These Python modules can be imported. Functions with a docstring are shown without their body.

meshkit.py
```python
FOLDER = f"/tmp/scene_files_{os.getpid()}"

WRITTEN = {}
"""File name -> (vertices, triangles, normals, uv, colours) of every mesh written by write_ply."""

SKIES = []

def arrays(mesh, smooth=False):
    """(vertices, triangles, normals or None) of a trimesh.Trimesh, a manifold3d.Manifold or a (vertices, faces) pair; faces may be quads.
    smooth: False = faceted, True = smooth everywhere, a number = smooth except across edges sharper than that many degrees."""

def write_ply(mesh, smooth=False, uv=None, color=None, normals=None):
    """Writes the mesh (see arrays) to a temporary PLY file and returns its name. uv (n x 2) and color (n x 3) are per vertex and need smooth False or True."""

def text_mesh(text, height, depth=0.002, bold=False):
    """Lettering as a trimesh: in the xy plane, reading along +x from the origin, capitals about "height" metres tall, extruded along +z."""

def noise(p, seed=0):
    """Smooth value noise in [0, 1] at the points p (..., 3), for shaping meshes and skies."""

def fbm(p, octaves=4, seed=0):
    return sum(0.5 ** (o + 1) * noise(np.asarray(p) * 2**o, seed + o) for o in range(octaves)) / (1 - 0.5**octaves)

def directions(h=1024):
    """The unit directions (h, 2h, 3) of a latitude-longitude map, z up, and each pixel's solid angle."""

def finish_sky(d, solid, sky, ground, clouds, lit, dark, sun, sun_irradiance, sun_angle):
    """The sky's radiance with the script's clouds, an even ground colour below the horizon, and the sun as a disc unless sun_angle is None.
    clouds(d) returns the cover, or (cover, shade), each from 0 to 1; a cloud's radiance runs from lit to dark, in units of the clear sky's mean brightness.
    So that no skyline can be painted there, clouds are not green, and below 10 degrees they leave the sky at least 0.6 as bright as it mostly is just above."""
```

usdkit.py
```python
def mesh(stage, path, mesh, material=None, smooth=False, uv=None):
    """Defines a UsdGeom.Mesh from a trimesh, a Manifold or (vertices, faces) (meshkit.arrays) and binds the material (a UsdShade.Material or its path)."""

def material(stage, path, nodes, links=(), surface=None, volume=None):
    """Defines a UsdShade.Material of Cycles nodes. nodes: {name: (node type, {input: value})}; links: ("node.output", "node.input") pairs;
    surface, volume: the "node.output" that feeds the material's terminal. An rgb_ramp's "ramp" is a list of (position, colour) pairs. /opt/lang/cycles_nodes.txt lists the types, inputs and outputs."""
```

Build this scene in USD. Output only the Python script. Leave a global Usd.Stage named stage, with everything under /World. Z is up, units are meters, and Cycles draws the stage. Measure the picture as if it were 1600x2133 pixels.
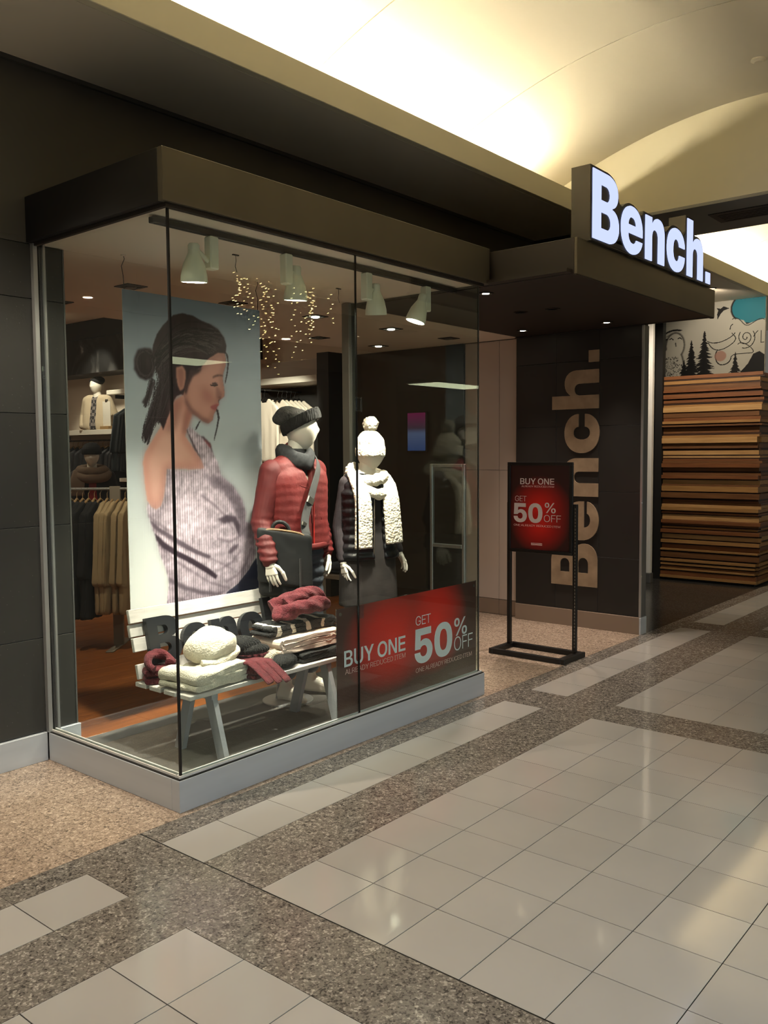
import math, random
import numpy as np
import trimesh
import manifold3d as m3
from scipy import ndimage
from shapely import Polygon, LineString, MultiPolygon, affinity, contains_xy, unary_union, box as sbox
import usdkit, meshkit
from pxr import Usd, UsdGeom, UsdLux, UsdShade, Gf, Sdf, Vt

stage = Usd.Stage.CreateInMemory()
UsdGeom.SetStageUpAxis(stage, 'Z')
UsdGeom.SetStageMetersPerUnit(stage, 1.0)
UsdGeom.Xform.Define(stage, '/World')
UsdGeom.Scope.Define(stage, '/World/Looks')
PI = math.pi
random.seed(7)
RNG = np.random.default_rng(7)

# ------------------------------------------------------------------ camera, light level
CAM_POS, CAM_YAW, CAM_PITCH, CAM_ROLL, CAM_F = (-2.342, -3.142, 1.6), 0.69368, -0.06783, 0.00745 * -1, 1827.67
def camera():
    cy, sy, cp, sp = math.cos(CAM_YAW), math.sin(CAM_YAW), math.cos(CAM_PITCH), math.sin(CAM_PITCH)
    f = np.array([cp * cy, cp * sy, sp]); r = np.array([sy, -cy, 0.0]); u = np.cross(r, f)
    c, s = math.cos(CAM_ROLL), math.sin(CAM_ROLL)
    r, u = c * r + s * u, -s * r + c * u
    cam = UsdGeom.Camera.Define(stage, '/World/Camera')
    cam.CreateHorizontalApertureAttr(36.0)
    cam.CreateVerticalApertureAttr(36.0 * 2133 / 1600)
    cam.CreateFocalLengthAttr(36.0 * CAM_F / 1600)
    cam.CreateClippingRangeAttr((0.05, 200.0))
    cam.CreateExposureAttr(EXPOSURE)
    m = Gf.Matrix4d(*r, 0, *u, 0, *(-f), 0, *CAM_POS, 1)
    cam.AddTransformOp().Set(m)
EXPOSURE = -0.6
COVE, SPOT, DOWN, SIGN, DOME, STORE, COOL = 250.0, 820.0, 110.0, 1.75, 0.06, 70.0, 15.0
camera()
dome = UsdLux.DomeLight.Define(stage, '/World/mall_ambience')
dome.CreateIntensityAttr(DOME)
dome.CreateColorAttr(Gf.Vec3f(1.0, 0.93, 0.8))

def look_matrix(pos, to):
    """Rows of a matrix whose -z axis looks from pos to to."""
    f = np.array(to, float) - np.array(pos, float); f /= np.linalg.norm(f)
    up = np.array([0, 0, 1.0]) if abs(f[2]) < .95 else np.array([0, 1.0, 0])
    r = np.cross(f, up); r /= np.linalg.norm(r); u = np.cross(r, f)
    return Gf.Matrix4d(*r, 0, *u, 0, *(-f), 0, *map(float, pos), 1)
def disk_light(path, pos, to, radius, intensity, color, cone=None, soft=0.4):
    """A small lamp that throws a soft-edged cone: a sphere light with shaping, as bright as a disk of that radius and radiance."""
    l = UsdLux.SphereLight.Define(stage, path)
    l.CreateRadiusAttr(radius); l.CreateIntensityAttr(intensity); l.CreateColorAttr(Gf.Vec3f(*color))
    l.AddTransformOp().Set(look_matrix(pos, to))
    s = UsdLux.ShapingAPI.Apply(l.GetPrim()); s.CreateShapingConeAngleAttr(cone); s.CreateShapingConeSoftnessAttr(soft)
    return l
def rect_light(path, pos, to, w, h, intensity, color):
    l = UsdLux.RectLight.Define(stage, path)
    l.CreateWidthAttr(w); l.CreateHeightAttr(h); l.CreateIntensityAttr(intensity); l.CreateColorAttr(Gf.Vec3f(*color))
    l.AddTransformOp().Set(look_matrix(pos, to))
    return l

ORD = ['first', 'second', 'third', 'fourth', 'fifth', 'sixth', 'seventh', 'eighth', 'ninth', 'tenth', 'eleventh', 'twelfth', 'thirteenth', 'fourteenth']
# ------------------------------------------------------------------ helpers: prims
USED = {}
OFFSET = {}
def numbered(parent, name):
    k = (parent, name); n = USED.get(k, 0); USED[k] = n + 1
    return f'{parent}/{name}' + (f'_{n:03d}' if n else '')
def path_of(p):
    return '/World' if p is None else (str(p.GetPath()) if hasattr(p, 'GetPath') else str(p))
def tag(prim, label=None, cat=None, group=None, kind=None):
    for k, v in (('label', label), ('category', cat), ('group', group), ('kind', kind)):
        if v: prim.SetCustomDataByKey(k, v)
    return prim
def thing(name, label=None, cat=None, loc=(0, 0, 0), rotz=0.0, group=None, kind=None):
    """An Xform at the thing's base. Children of an unrotated thing are given in world coordinates."""
    pth = numbered('/World', name)
    x = UsdGeom.Xform.Define(stage, pth)
    x.AddTranslateOp().Set(Gf.Vec3d(*map(float, loc)))
    if rotz: x.AddRotateZOp().Set(math.degrees(rotz))
    OFFSET[pth] = np.array(loc, float) if not rotz else None
    return tag(x.GetPrim(), label, cat, group, kind)
def structure(name, loc=(0, 0, 0)):
    return thing(name, loc=loc, kind='structure')
def obj(name, mesh, mat, parent=None, smooth=False, label=None, local=False, colors=None, kind=None):
    pp = path_of(parent)
    pth = numbered(pp, name)
    off = OFFSET.get(pp)
    if parent is not None: OFFSET[pth] = off if off is not None else np.zeros(3)
    if isinstance(mesh, trimesh.Trimesh): mesh = mesh.copy()
    v, f, n = meshkit.arrays(mesh, smooth)
    if off is not None and not local: v = v - off
    g = UsdGeom.Mesh.Define(stage, pth)
    g.CreatePointsAttr(Vt.Vec3fArray.FromNumpy(v.astype(np.float32)))
    g.CreateFaceVertexCountsAttr(Vt.IntArray.FromNumpy(np.full(len(f), 3, np.int32)))
    g.CreateFaceVertexIndicesAttr(Vt.IntArray.FromNumpy(f.astype(np.int32).ravel()))
    g.CreateSubdivisionSchemeAttr('none')
    if n is not None:
        g.CreateNormalsAttr(Vt.Vec3fArray.FromNumpy(n.astype(np.float32))); g.SetNormalsInterpolation('vertex')
    if colors is not None:
        UsdGeom.PrimvarsAPI(g).CreatePrimvar('Cd', Sdf.ValueTypeNames.Color3fArray, 'vertex').Set(Vt.Vec3fArray.FromNumpy(np.asarray(colors, np.float32)))
    if mat is not None:
        UsdShade.MaterialBindingAPI.Apply(g.GetPrim()).Bind(UsdShade.Material.Get(stage, '/World/Looks/' + mat))
    return tag(g.GetPrim(), label=label, kind=kind)
def top(name, mesh, mat, label, cat, group=None, smooth=False, kind=None, base=None):
    """A thing that is one mesh: its Xform stands at the mesh's base."""
    v = meshkit.arrays(mesh, False)[0]
    lo, hi = v.min(0), v.max(0)
    b = np.array(base if base is not None else [(lo[0] + hi[0]) / 2, (lo[1] + hi[1]) / 2, lo[2]])
    pth = numbered('/World', name)
    OFFSET[pth] = b
    USED[('/World', name)] -= 1
    OFFSET['/World'] = b
    p = obj(name, mesh, mat, None, smooth)
    OFFSET.pop('/World')
    UsdGeom.Xformable(p).AddTranslateOp().Set(Gf.Vec3d(*map(float, b)))
    return tag(p, label, cat, group, kind)
def copy_of(src, loc, rotz=0.0, label=None, group=None, scale=None):
    """A copy of a thing under the next number, by an internal reference."""
    base = src.GetName()
    while base[-4:-3] == '_' and base[-3:].isdigit(): base = base[:-4]
    pth = numbered('/World', base)
    x = UsdGeom.Xform.Define(stage, pth)
    x.GetPrim().GetReferences().AddInternalReference(src.GetPath())
    xf = UsdGeom.Xformable(x); xf.ClearXformOpOrder()
    for a in list(x.GetPrim().GetPropertyNames()):
        pass
    m = Gf.Matrix4d().SetRotate(Gf.Rotation(Gf.Vec3d(0, 0, 1), math.degrees(rotz)))
    m.SetTranslateOnly(Gf.Vec3d(*map(float, loc)))
    xf.AddTransformOp().Set(m)
    x.GetPrim().SetInstanceable(True)
    d = src.GetCustomData()
    return tag(x.GetPrim(), label or d.get('label'), d.get('category'), group or d.get('group'))

# ------------------------------------------------------------------ helpers: shapes
def join(ms): return trimesh.util.concatenate([m for m in ms if m is not None])
def bx(x0, x1, y0, y1, z0, z1, bevel=0.0):
    lo, hi = np.minimum([x0, y0, z0], [x1, y1, z1]), np.maximum([x0, y0, z0], [x1, y1, z1])
    if bevel <= 0:
        m = trimesh.creation.box(hi - lo); m.apply_translation((lo + hi) / 2); return m
    b = min(bevel, *((hi - lo) * .49))
    pts = []
    for k in range(3):
        for s in np.ndindex(2, 2, 2):
            p = np.where(np.array(s) == 1, hi - b, lo + b)
            p[k] = hi[k] if s[k] else lo[k]
            pts.append(p)
    return trimesh.convex.convex_hull(np.array(pts))
def cyl(p, q, r, n=16, r2=None):
    p, q = np.array(p, float), np.array(q, float); d = q - p; L = np.linalg.norm(d)
    a = np.linspace(0, 2 * PI, n, endpoint=False)
    r2 = r if r2 is None else r2
    m = trimesh.creation.cylinder(radius=1, height=1, sections=n)
    v = m.vertices.copy(); t = (v[:, 2] + .5)[:, None]
    v[:, :2] *= r * (1 - t) + r2 * t; v[:, 2] = t[:, 0] * L
    m.vertices = v
    m.apply_transform(trimesh.geometry.align_vectors([0, 0, 1], d / L)); m.apply_translation(p)
    return m
def tube(points, r, n=8, closed=False):
    """A round tube along the points, r a number or one per point."""
    return sweep(points, [(math.cos(a), math.sin(a)) for a in np.linspace(0, 2 * PI, n, endpoint=False)], r, r, closed)
def sweep(points, section, sx, sy, closed=False, up=None, twist=None):
    """Sweeps a closed 2-D section (unit size, scaled by sx along the side and sy along the normal) along the points."""
    P = np.array(points, float); n = len(P); S = np.array(section, float)
    T = np.gradient(P, axis=0) if not closed else np.roll(P, -1, 0) - np.roll(P, 1, 0)
    T /= np.maximum(np.linalg.norm(T, axis=1, keepdims=True), 1e-9)
    sx, sy = np.broadcast_to(sx, n), np.broadcast_to(sy, n)
    rings = []
    if up is None:
        a = np.array([0, 0, 1.0]) if abs(T[0, 2]) < .9 else np.array([0, 1.0, 0])
        N = a - T[0] * (a @ T[0]); N /= np.linalg.norm(N)
    for i in range(n):
        if up is not None:
            a = np.asarray(up, float) if np.ndim(up) == 1 else np.asarray(up[i], float)
            N = a - T[i] * (a @ T[i])
        else:
            N = N - T[i] * (N @ T[i])
        N = N / max(np.linalg.norm(N), 1e-9)
        B = np.cross(T[i], N)
        if twist is not None:
            c, s = math.cos(twist[i]), math.sin(twist[i])
            N2, B2 = c * N + s * B, -s * N + c * B
        else: N2, B2 = N, B
        rings.append(P[i] + np.outer(S[:, 0] * sx[i], B2) + np.outer(S[:, 1] * sy[i], N2))
    return loft(rings, closed)
def loft(rings, closed=False):
    k, n = len(rings[0]), len(rings)
    V = np.vstack(rings); F = []
    for i in range(n if closed else n - 1):
        a, b = i * k, ((i + 1) % n) * k
        for j in range(k):
            j2 = (j + 1) % k
            F += [(a + j, a + j2, b + j2), (a + j, b + j2, b + j)]
    if not closed:
        c0, c1 = len(V), len(V) + 1
        V = np.vstack([V, rings[0].mean(0), rings[-1].mean(0)])
        for j in range(k):
            j2 = (j + 1) % k
            F += [(c0, j2, j), (c1, (n - 1) * k + j, (n - 1) * k + j2)]
    m = trimesh.Trimesh(V, F, process=False)
    if m.volume < 0: m.invert()
    return m
def round_section(n=16, power=2.0):
    a = np.linspace(0, 2 * PI, n, endpoint=False)
    c, s = np.cos(a), np.sin(a)
    return np.stack([np.sign(c) * abs(c) ** (2 / power), np.sign(s) * abs(s) ** (2 / power)], 1)
def revolve(profile, n=32):
    """Lathe about z: profile is a list of (r, z)."""
    return loft([np.stack([r * np.cos(t), r * np.sin(t), np.full(n, z)], 1) for r, z in profile for t in [np.linspace(0, 2 * PI, n, endpoint=False)]])
def xf(mesh, rot=None, loc=(0, 0, 0), scale=None):
    m = mesh.copy()
    if scale is not None: m.apply_scale(scale)
    if rot is not None:
        for ax, ang in rot: m.apply_transform(trimesh.transformations.rotation_matrix(ang, {'x': [1, 0, 0], 'y': [0, 1, 0], 'z': [0, 0, 1]}[ax]))
    m.apply_translation(loc)
    return m
def prism(poly, depth):
    """A shapely polygon in xy extruded along z from 0 to depth."""
    gs = getattr(poly, 'geoms', [poly])
    return join([trimesh.creation.extrude_polygon(g, depth, engine='earcut') for g in gs if g.area > 1e-9])
def upright_x(m, y):
    """Turns an xy drawing into one standing in the xz plane, its face to -y; its back at y."""
    return xf(m, [('x', PI / 2)], (0, y, 0))
def glyph(key):
    adv, body = GLYPHS[key].split('|')
    polys = []
    for p in body.split('/'):
        rings = [[tuple(map(float, q.split(','))) for q in r.split(' ')] for r in p.split(';')]
        polys.append(Polygon(rings[0], rings[1:]).buffer(0))
    return float(adv), unary_union(polys)
def text_shapes(text, kind, cap, stretch=1.0, track=0.0):
    """[(character, polygon)] with capitals cap high, reading along +x from 0."""
    x, out, s = 0.0, [], cap / 1000.0
    for c in text:
        if c == ' ': x += 290 + track; continue
        adv, g = glyph(kind + c)
        out.append((c, affinity.affine_transform(g, [s * stretch, 0, 0, s, x * s * stretch, 0])))
        x += adv + track
    return out, x * s * stretch
def fit_text(text, kind, cap, width, track=0.0):
    out, _ = text_shapes(text, kind, cap, 1.0, track)
    b = unary_union([g for _, g in out]).bounds
    st = width / (b[2] - b[0])
    return [(c, affinity.affine_transform(g, [st, 0, 0, 1, -b[0] * st, 0])) for c, g in out]
def manifold(m):
    return m3.Manifold(m3.Mesh(np.asarray(m.vertices, np.float32), np.asarray(m.faces, np.uint32)))
def to_tm(man):
    me = man.to_mesh()
    return trimesh.Trimesh(np.array(me.vert_properties[:, :3], float), np.array(me.tri_verts), process=True)
_BALL = trimesh.creation.icosphere(2).vertices
def ball(c, r):
    return np.asarray(c, float) + _BALL * np.asarray(r, float)
def bones(bs):
    """bs: list of ((p, r), (q, r), ...) - each the hull of its balls; r a number or three radii."""
    return m3.Manifold.batch_boolean([m3.Manifold.hull_points(np.vstack([ball(c, r) for c, r in b])) for b in bs], m3.OpType.Add)
def soften(man, edge=0.014, rounds=14):
    m = to_tm(man.refine_to_length(edge)); was = m.vertices.copy()
    trimesh.smoothing.filter_taubin(m, lamb=.55, nu=.53, iterations=rounds)
    v = m.vertices.copy(); bad = ~(np.linalg.norm(v - was, axis=1) < max(.02, 2 * edge)); v[bad] = was[bad]; m.vertices = v
    return m
def displace(m, fn):
    m = m.copy(); n = m.vertex_normals
    m.vertices = m.vertices + n * np.asarray(fn(m.vertices))[:, None]
    return m
def fb(p, s, seed=0, octaves=3):
    return meshkit.fbm(np.asarray(p) * s + 37.3, octaves, seed) * 2 - 1
GLYPHS = {
    'KB': '892|59,1000 521,1000 580,994 654,976 707,953 749,925 782,892 811,843 827,788 829,727 815,664 790,617 749,574 699,544 652,528 652,523 690,519 725,507 762,487 788,468 807,448 835,409 859,348 864,306 864,259 859,218 849,185 813,120 764,71 729,47 688,28 629,10 578,2 59,0;312,196 489,196 515,200 546,212 576,236 593,269 597,287 597,320 585,358 552,393 515,409 491,413 312,413;312,599 475,599 497,603 528,617 550,637 568,674 570,717 554,760 525,788 487,802 312,804',
    'Ke': '794|57,210 37,287 33,385 43,454 65,519 98,578 118,603 157,642 194,670 248,697 310,717 369,725 466,721 542,701 589,680 650,637 699,582 739,509 754,458 762,413 764,295 277,295 283,250 305,206 336,179 363,167 395,161 434,161 477,171 509,189 525,204 536,230 760,230 754,198 741,163 699,102 640,51 570,14 507,-6 434,-16 375,-16 324,-10 250,12 216,28 173,55 120,104 77,167;387,544 352,536 322,521 295,489 283,462 279,438 532,438 528,462 517,489 489,521 470,532 438,542',
    'Kn': '837|61,709 306,709 306,597 312,597 334,633 381,680 424,705 468,719 509,725 591,721 639,707 690,676 717,648 741,613 760,566 772,515 776,475 776,0 527,0 525,426 511,468 491,491 464,507 436,513 391,511 354,495 330,470 314,430 310,405 310,0 61,0',
    'Kc': '792|39,273 33,324 33,385 41,446 57,501 86,562 118,605 173,656 234,692 289,711 352,723 436,725 515,713 582,690 646,650 690,609 723,562 749,503 758,458 760,422 521,422 513,464 489,501 452,525 426,530 383,528 350,515 322,489 305,460 297,440 287,391 287,318 291,293 303,253 316,228 342,200 365,187 395,179 426,179 452,185 472,194 497,218 507,234 517,259 521,289 760,289 758,246 747,194 723,143 701,112 660,69 623,41 583,20 530,0 499,-8 436,-16 352,-14 275,2 234,18 196,37 153,69 116,106 86,147 65,189 49,232',
    'Kh': '837|61,1000 310,1000 310,605 316,605 344,644 395,690 452,715 509,725 580,723 633,709 680,684 723,640 741,613 760,566 770,527 776,475 776,0 527,0 525,426 511,468 491,491 464,507 436,513 391,511 354,495 330,470 314,430 310,405 310,0 61,0',
    'K.': '330|70,0 70,218 288,218 288,0',
    'K5': '886|69,214 55,267 51,318 293,318 293,295 303,261 334,218 358,200 393,185 422,179 460,179 511,193 552,224 578,265 589,314 585,381 564,432 528,470 501,485 475,493 422,495 371,483 340,466 322,450 306,428 299,407 65,407 92,1000 772,1000 772,796 320,796 308,644 308,621 314,621 350,648 383,664 424,676 466,682 517,682 560,676 603,664 666,635 717,597 760,552 790,509 819,442 831,387 833,314 825,257 806,196 774,139 737,94 703,65 662,37 603,10 548,-6 473,-16 407,-16 322,-4 255,18 212,39 163,75 120,120 92,161',
    'K0': '886|792,183 749,116 709,75 680,51 652,33 597,8 558,-4 499,-14 387,-14 338,-6 285,10 238,31 204,53 171,81 134,122 110,155 86,198 51,299 31,422 31,578 47,686 69,760 88,807 134,880 155,906 196,943 265,984 338,1008 411,1018 499,1016 585,998 648,971 713,923 752,880 794,815 827,731 847,644 857,544 855,422 843,334 815,236;279,407 289,346 306,287 336,236 371,204 391,194 424,187 483,191 527,212 564,255 589,314 605,389 611,458 609,576 597,656 578,719 548,768 515,798 495,807 462,815 426,815 397,809 358,788 338,768 320,743 295,680 279,595 275,544',
    'K%': '1371|798,173 792,216 794,306 800,340 815,385 849,438 876,466 910,489 943,505 998,519 1063,521 1102,515 1139,503 1187,477 1226,442 1251,407 1271,365 1285,308 1287,216 1281,173 1269,134 1255,104 1230,67 1193,31 1136,0 1081,-14 1016,-16 961,-6 906,18 861,53 831,90 809,134;1018,375 996,365 978,348 969,330 959,285 961,204 971,171 990,145 1018,132 1051,130 1083,141 1102,161 1112,181 1120,220 1118,301 1106,338 1084,363 1051,377/259,0 943,998 1112,1000 424,0/102,629 90,668 84,711 84,782 96,849 116,896 141,933 169,961 202,984 236,1000 291,1014 354,1016 403,1008 432,998 489,965 525,929 546,898 566,855 580,784 580,711 572,660 560,625 532,576 501,540 446,503 403,487 356,479 291,481 236,495 179,527 141,562 116,599;354,870 305,868 287,859 271,841 263,825 253,780 253,715 259,682 273,652 299,631 318,625 344,625 377,639 399,666 411,715 411,780 401,825 385,851 371,862',
    'MB': '884|83,1000 505,1000 560,994 625,978 678,955 723,923 756,888 782,845 798,794 802,717 794,672 770,619 756,599 729,572 688,544 639,527 639,519 660,517 703,503 741,483 764,466 806,418 823,385 835,348 841,306 841,257 827,187 806,139 790,116 737,65 701,43 666,28 605,10 550,2 83,0;257,143 497,143 554,153 589,167 611,181 633,202 652,240 658,269 658,306 652,336 640,363 625,385 593,411 570,422 528,434 497,438 257,438;257,578 485,578 521,583 564,601 601,635 617,664 623,686 623,749 605,794 587,815 564,833 513,853 485,857 257,857',
    'MU': '967|79,1002 253,1002 253,338 259,301 267,275 285,240 328,191 354,173 391,155 460,141 509,141 548,147 582,157 617,175 650,200 670,222 686,246 705,293 713,338 713,1002 888,1002 888,318 884,283 864,208 845,167 807,114 752,63 686,24 640,6 595,-6 519,-16 407,-12 334,4 255,37 218,61 185,88 141,138 124,165 98,220 86,261 79,318',
    'MY': '927|377,389 8,1000 212,1000 411,664 462,568 470,568 523,668 713,1000 917,1000 552,389 552,0 377,0',
    'MO': '1029|59,375 49,460 49,538 59,625 83,713 120,794 177,872 232,923 285,959 328,980 385,1000 481,1016 587,1012 682,988 745,959 809,914 870,851 914,786 935,743 959,676 976,585 980,460 967,356 935,257 888,173 825,100 782,65 745,41 701,20 644,0 548,-16 481,-16 418,-8 371,4 324,22 246,67 181,124 151,159 118,210 88,271 73,316;491,857 436,847 387,827 336,792 297,749 265,695 240,621 228,534 228,464 236,397 253,332 281,275 312,232 356,193 413,161 473,145 540,143 601,155 650,177 688,202 735,253 768,312 788,369 800,438 802,534 792,613 776,668 754,715 721,764 688,798 627,835 558,855',
    'MN': '990|255,735 259,646 259,0 83,0 83,1000 275,1000 619,450 640,420 727,265 733,265 729,369 729,1000 908,1000 908,0 713,0 397,501 261,735',
    'ME': '823|83,1000 778,1000 778,847 259,847 259,583 739,583 739,432 259,432 259,153 778,153 778,0 83,0',
    'M%': '1246|731,116 711,200 711,269 717,310 727,344 743,377 764,409 794,438 829,462 868,477 914,485 957,485 1002,477 1049,458 1075,440 1098,418 1126,381 1143,344 1157,287 1159,200 1155,169 1141,120 1124,84 1102,55 1053,14 1002,-8 957,-16 896,-14 841,2 796,29 762,63;912,373 880,358 862,338 851,314 841,267 843,187 855,145 880,112 912,96 949,94 971,100 990,112 1016,145 1026,175 1029,202 1028,283 1016,324 990,358 959,373/210,0 896,1000 1031,1000 1016,972 1010,969 994,941 988,937 972,910 967,906 947,872 941,868 925,841 919,837 904,809 898,806 350,4 346,0/102,656 92,690 86,731 86,800 96,857 106,884 128,923 169,969 191,984 232,1004 271,1014 332,1016 361,1012 405,998 442,976 473,949 501,912 519,874 532,817 534,731 530,699 517,650 499,615 477,585 428,544 377,523 332,515 271,517 226,528 179,554 147,582 120,619;334,904 287,904 263,894 244,876 230,855 220,825 216,798 216,733 228,682 242,658 257,642 287,629 324,627 342,631 363,642 379,658 393,682 405,733 405,798 401,825 391,855 365,888',
    'TA': '878|14,0 382,1000 498,1000 865,0 757,0 655,292 224,292 120,0;259,382 622,382 494,743 443,900 437,900 386,741 259,392',
    'TL': '725|102,1000 202,1000 202,90 692,90 692,0 102,0',
    'TR': '849|102,1002 492,1002 543,996 608,978 653,957 694,927 741,875 769,822 786,749 788,675 782,631 771,590 737,527 692,478 651,449 596,424 576,420 576,412 794,14 798,0 682,2 471,402 202,402 202,0 102,0;202,492 506,494 557,506 614,535 645,565 661,586 676,618 688,663 690,724 684,761 676,786 655,825 629,855 604,875 571,892 527,906 484,912 202,912',
    'TE': '788|102,1000 741,1000 741,910 202,910 202,557 700,557 700,467 202,467 202,90 741,90 741,0 102,0',
    'TD': '933|102,1000 451,1000 557,984 637,955 696,920 759,863 798,810 827,755 845,710 867,620 875,543 875,463 867,384 851,314 837,273 802,200 761,143 724,106 676,71 592,29 529,12 482,4 437,0 102,0;202,90 427,90 482,96 557,116 600,135 651,171 694,216 718,251 737,290 763,373 775,465 773,567 757,657 737,714 718,753 684,800 633,847 571,882 514,900 441,910 202,910',
    'TY': '869|384,427 14,1000 129,1000 133,996 365,637 427,531 431,525 439,525 504,635 737,998 855,1000 484,427 484,0 384,0',
    'TU': '951|94,1000 194,1000 194,322 200,280 210,247 225,212 243,184 259,165 296,131 357,98 394,86 447,78 537,82 594,98 627,114 665,139 700,175 737,237 749,273 757,322 757,1000 857,1000 857,312 853,276 835,208 810,155 773,104 733,67 700,43 633,10 571,-8 508,-16 443,-16 392,-10 314,12 249,45 212,73 175,110 143,153 112,220 100,265 94,312',
    'TC': '971|165,404 178,339 194,294 222,239 255,192 294,153 345,118 412,90 463,80 537,78 571,82 629,98 675,120 718,151 759,196 792,253 814,320 914,320 908,282 888,225 845,149 824,122 782,80 718,35 663,10 590,-10 539,-16 455,-14 375,2 331,18 278,45 227,82 180,129 145,176 106,249 84,308 69,373 59,459 59,537 69,625 84,690 114,767 157,839 190,880 229,918 288,959 351,988 406,1004 476,1014 539,1014 610,1004 669,986 725,959 780,920 822,878 863,822 896,751 912,698 914,678 812,678 808,702 788,753 751,812 718,847 690,869 629,900 557,918 482,920 406,906 335,875 290,841 249,798 220,755 188,688 173,635 161,563 159,463',
    'TI': '437|169,910 53,910 53,1000 384,1000 384,910 269,910 269,90 384,90 384,0 53,0 53,90 169,90',
    'TT': '831|367,912 35,912 35,1002 796,1002 796,912 467,912 467,0 367,0',
    'TM': '1169|102,1000 239,998 535,265 582,137 588,137 590,141 627,245 929,1000 1067,1000 1067,0 969,0 971,847 965,847 941,776 871,596 625,0 541,0 290,610 206,831 204,835 198,835 200,0 102,0',
    'TO': '1006|63,414 59,537 69,624 92,714 125,788 165,849 227,916 284,957 355,990 402,1004 449,1012 533,1014 604,1004 680,978 745,941 780,914 822,873 875,798 910,724 933,643 947,537 947,461 941,398 927,329 910,275 875,200 822,125 780,84 745,57 708,33 651,8 604,-6 557,-14 449,-14 402,-6 349,10 298,33 255,61 227,82 180,129 125,210 102,259 84,308;549,918 445,916 404,906 341,878 282,835 235,780 198,714 173,637 161,563 159,461 173,361 192,298 222,239 247,202 275,175 275,171 331,125 386,98 457,80 529,78 596,90 665,120 700,143 725,169 729,169 775,224 808,284 833,361 845,433 847,535 839,608 822,678 792,745 751,806 692,861 629,896 596,908',
    'TN': '975|102,1000 218,998 327,831 329,824 369,769 371,761 410,706 412,698 451,643 453,635 488,586 490,578 529,524 531,516 571,461 573,453 612,398 614,390 649,341 651,333 684,288 769,147 775,147 773,1000 873,1000 873,0 757,0 753,4 731,41 673,125 671,133 616,212 614,220 555,304 553,312 494,396 492,404 437,482 435,490 331,643 204,853 198,853 202,669 202,0 102,0',
    'TG': '982|67,384 59,459 59,537 69,624 92,714 125,788 165,849 225,914 278,953 345,986 435,1010 533,1014 604,1004 676,980 741,945 808,888 853,831 892,755 912,678 812,678 800,722 776,771 745,814 694,861 631,896 575,914 531,920 459,918 410,908 376,896 331,873 294,845 259,810 229,771 198,712 178,657 161,561 159,463 171,373 200,282 239,214 290,157 341,120 386,98 425,86 478,78 553,80 608,92 663,116 714,151 753,192 780,233 808,300 818,351 820,398 539,398 539,488 918,488 918,367 914,327 902,273 871,194 827,129 786,86 722,39 655,8 598,-8 537,-16 435,-12 380,0 335,16 288,39 247,67 182,127 159,157 125,210 102,259 80,322',
    'TF': '753|102,1000 718,1000 718,910 202,910 202,557 673,557 673,467 202,467 202,0 102,0',
}
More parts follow.
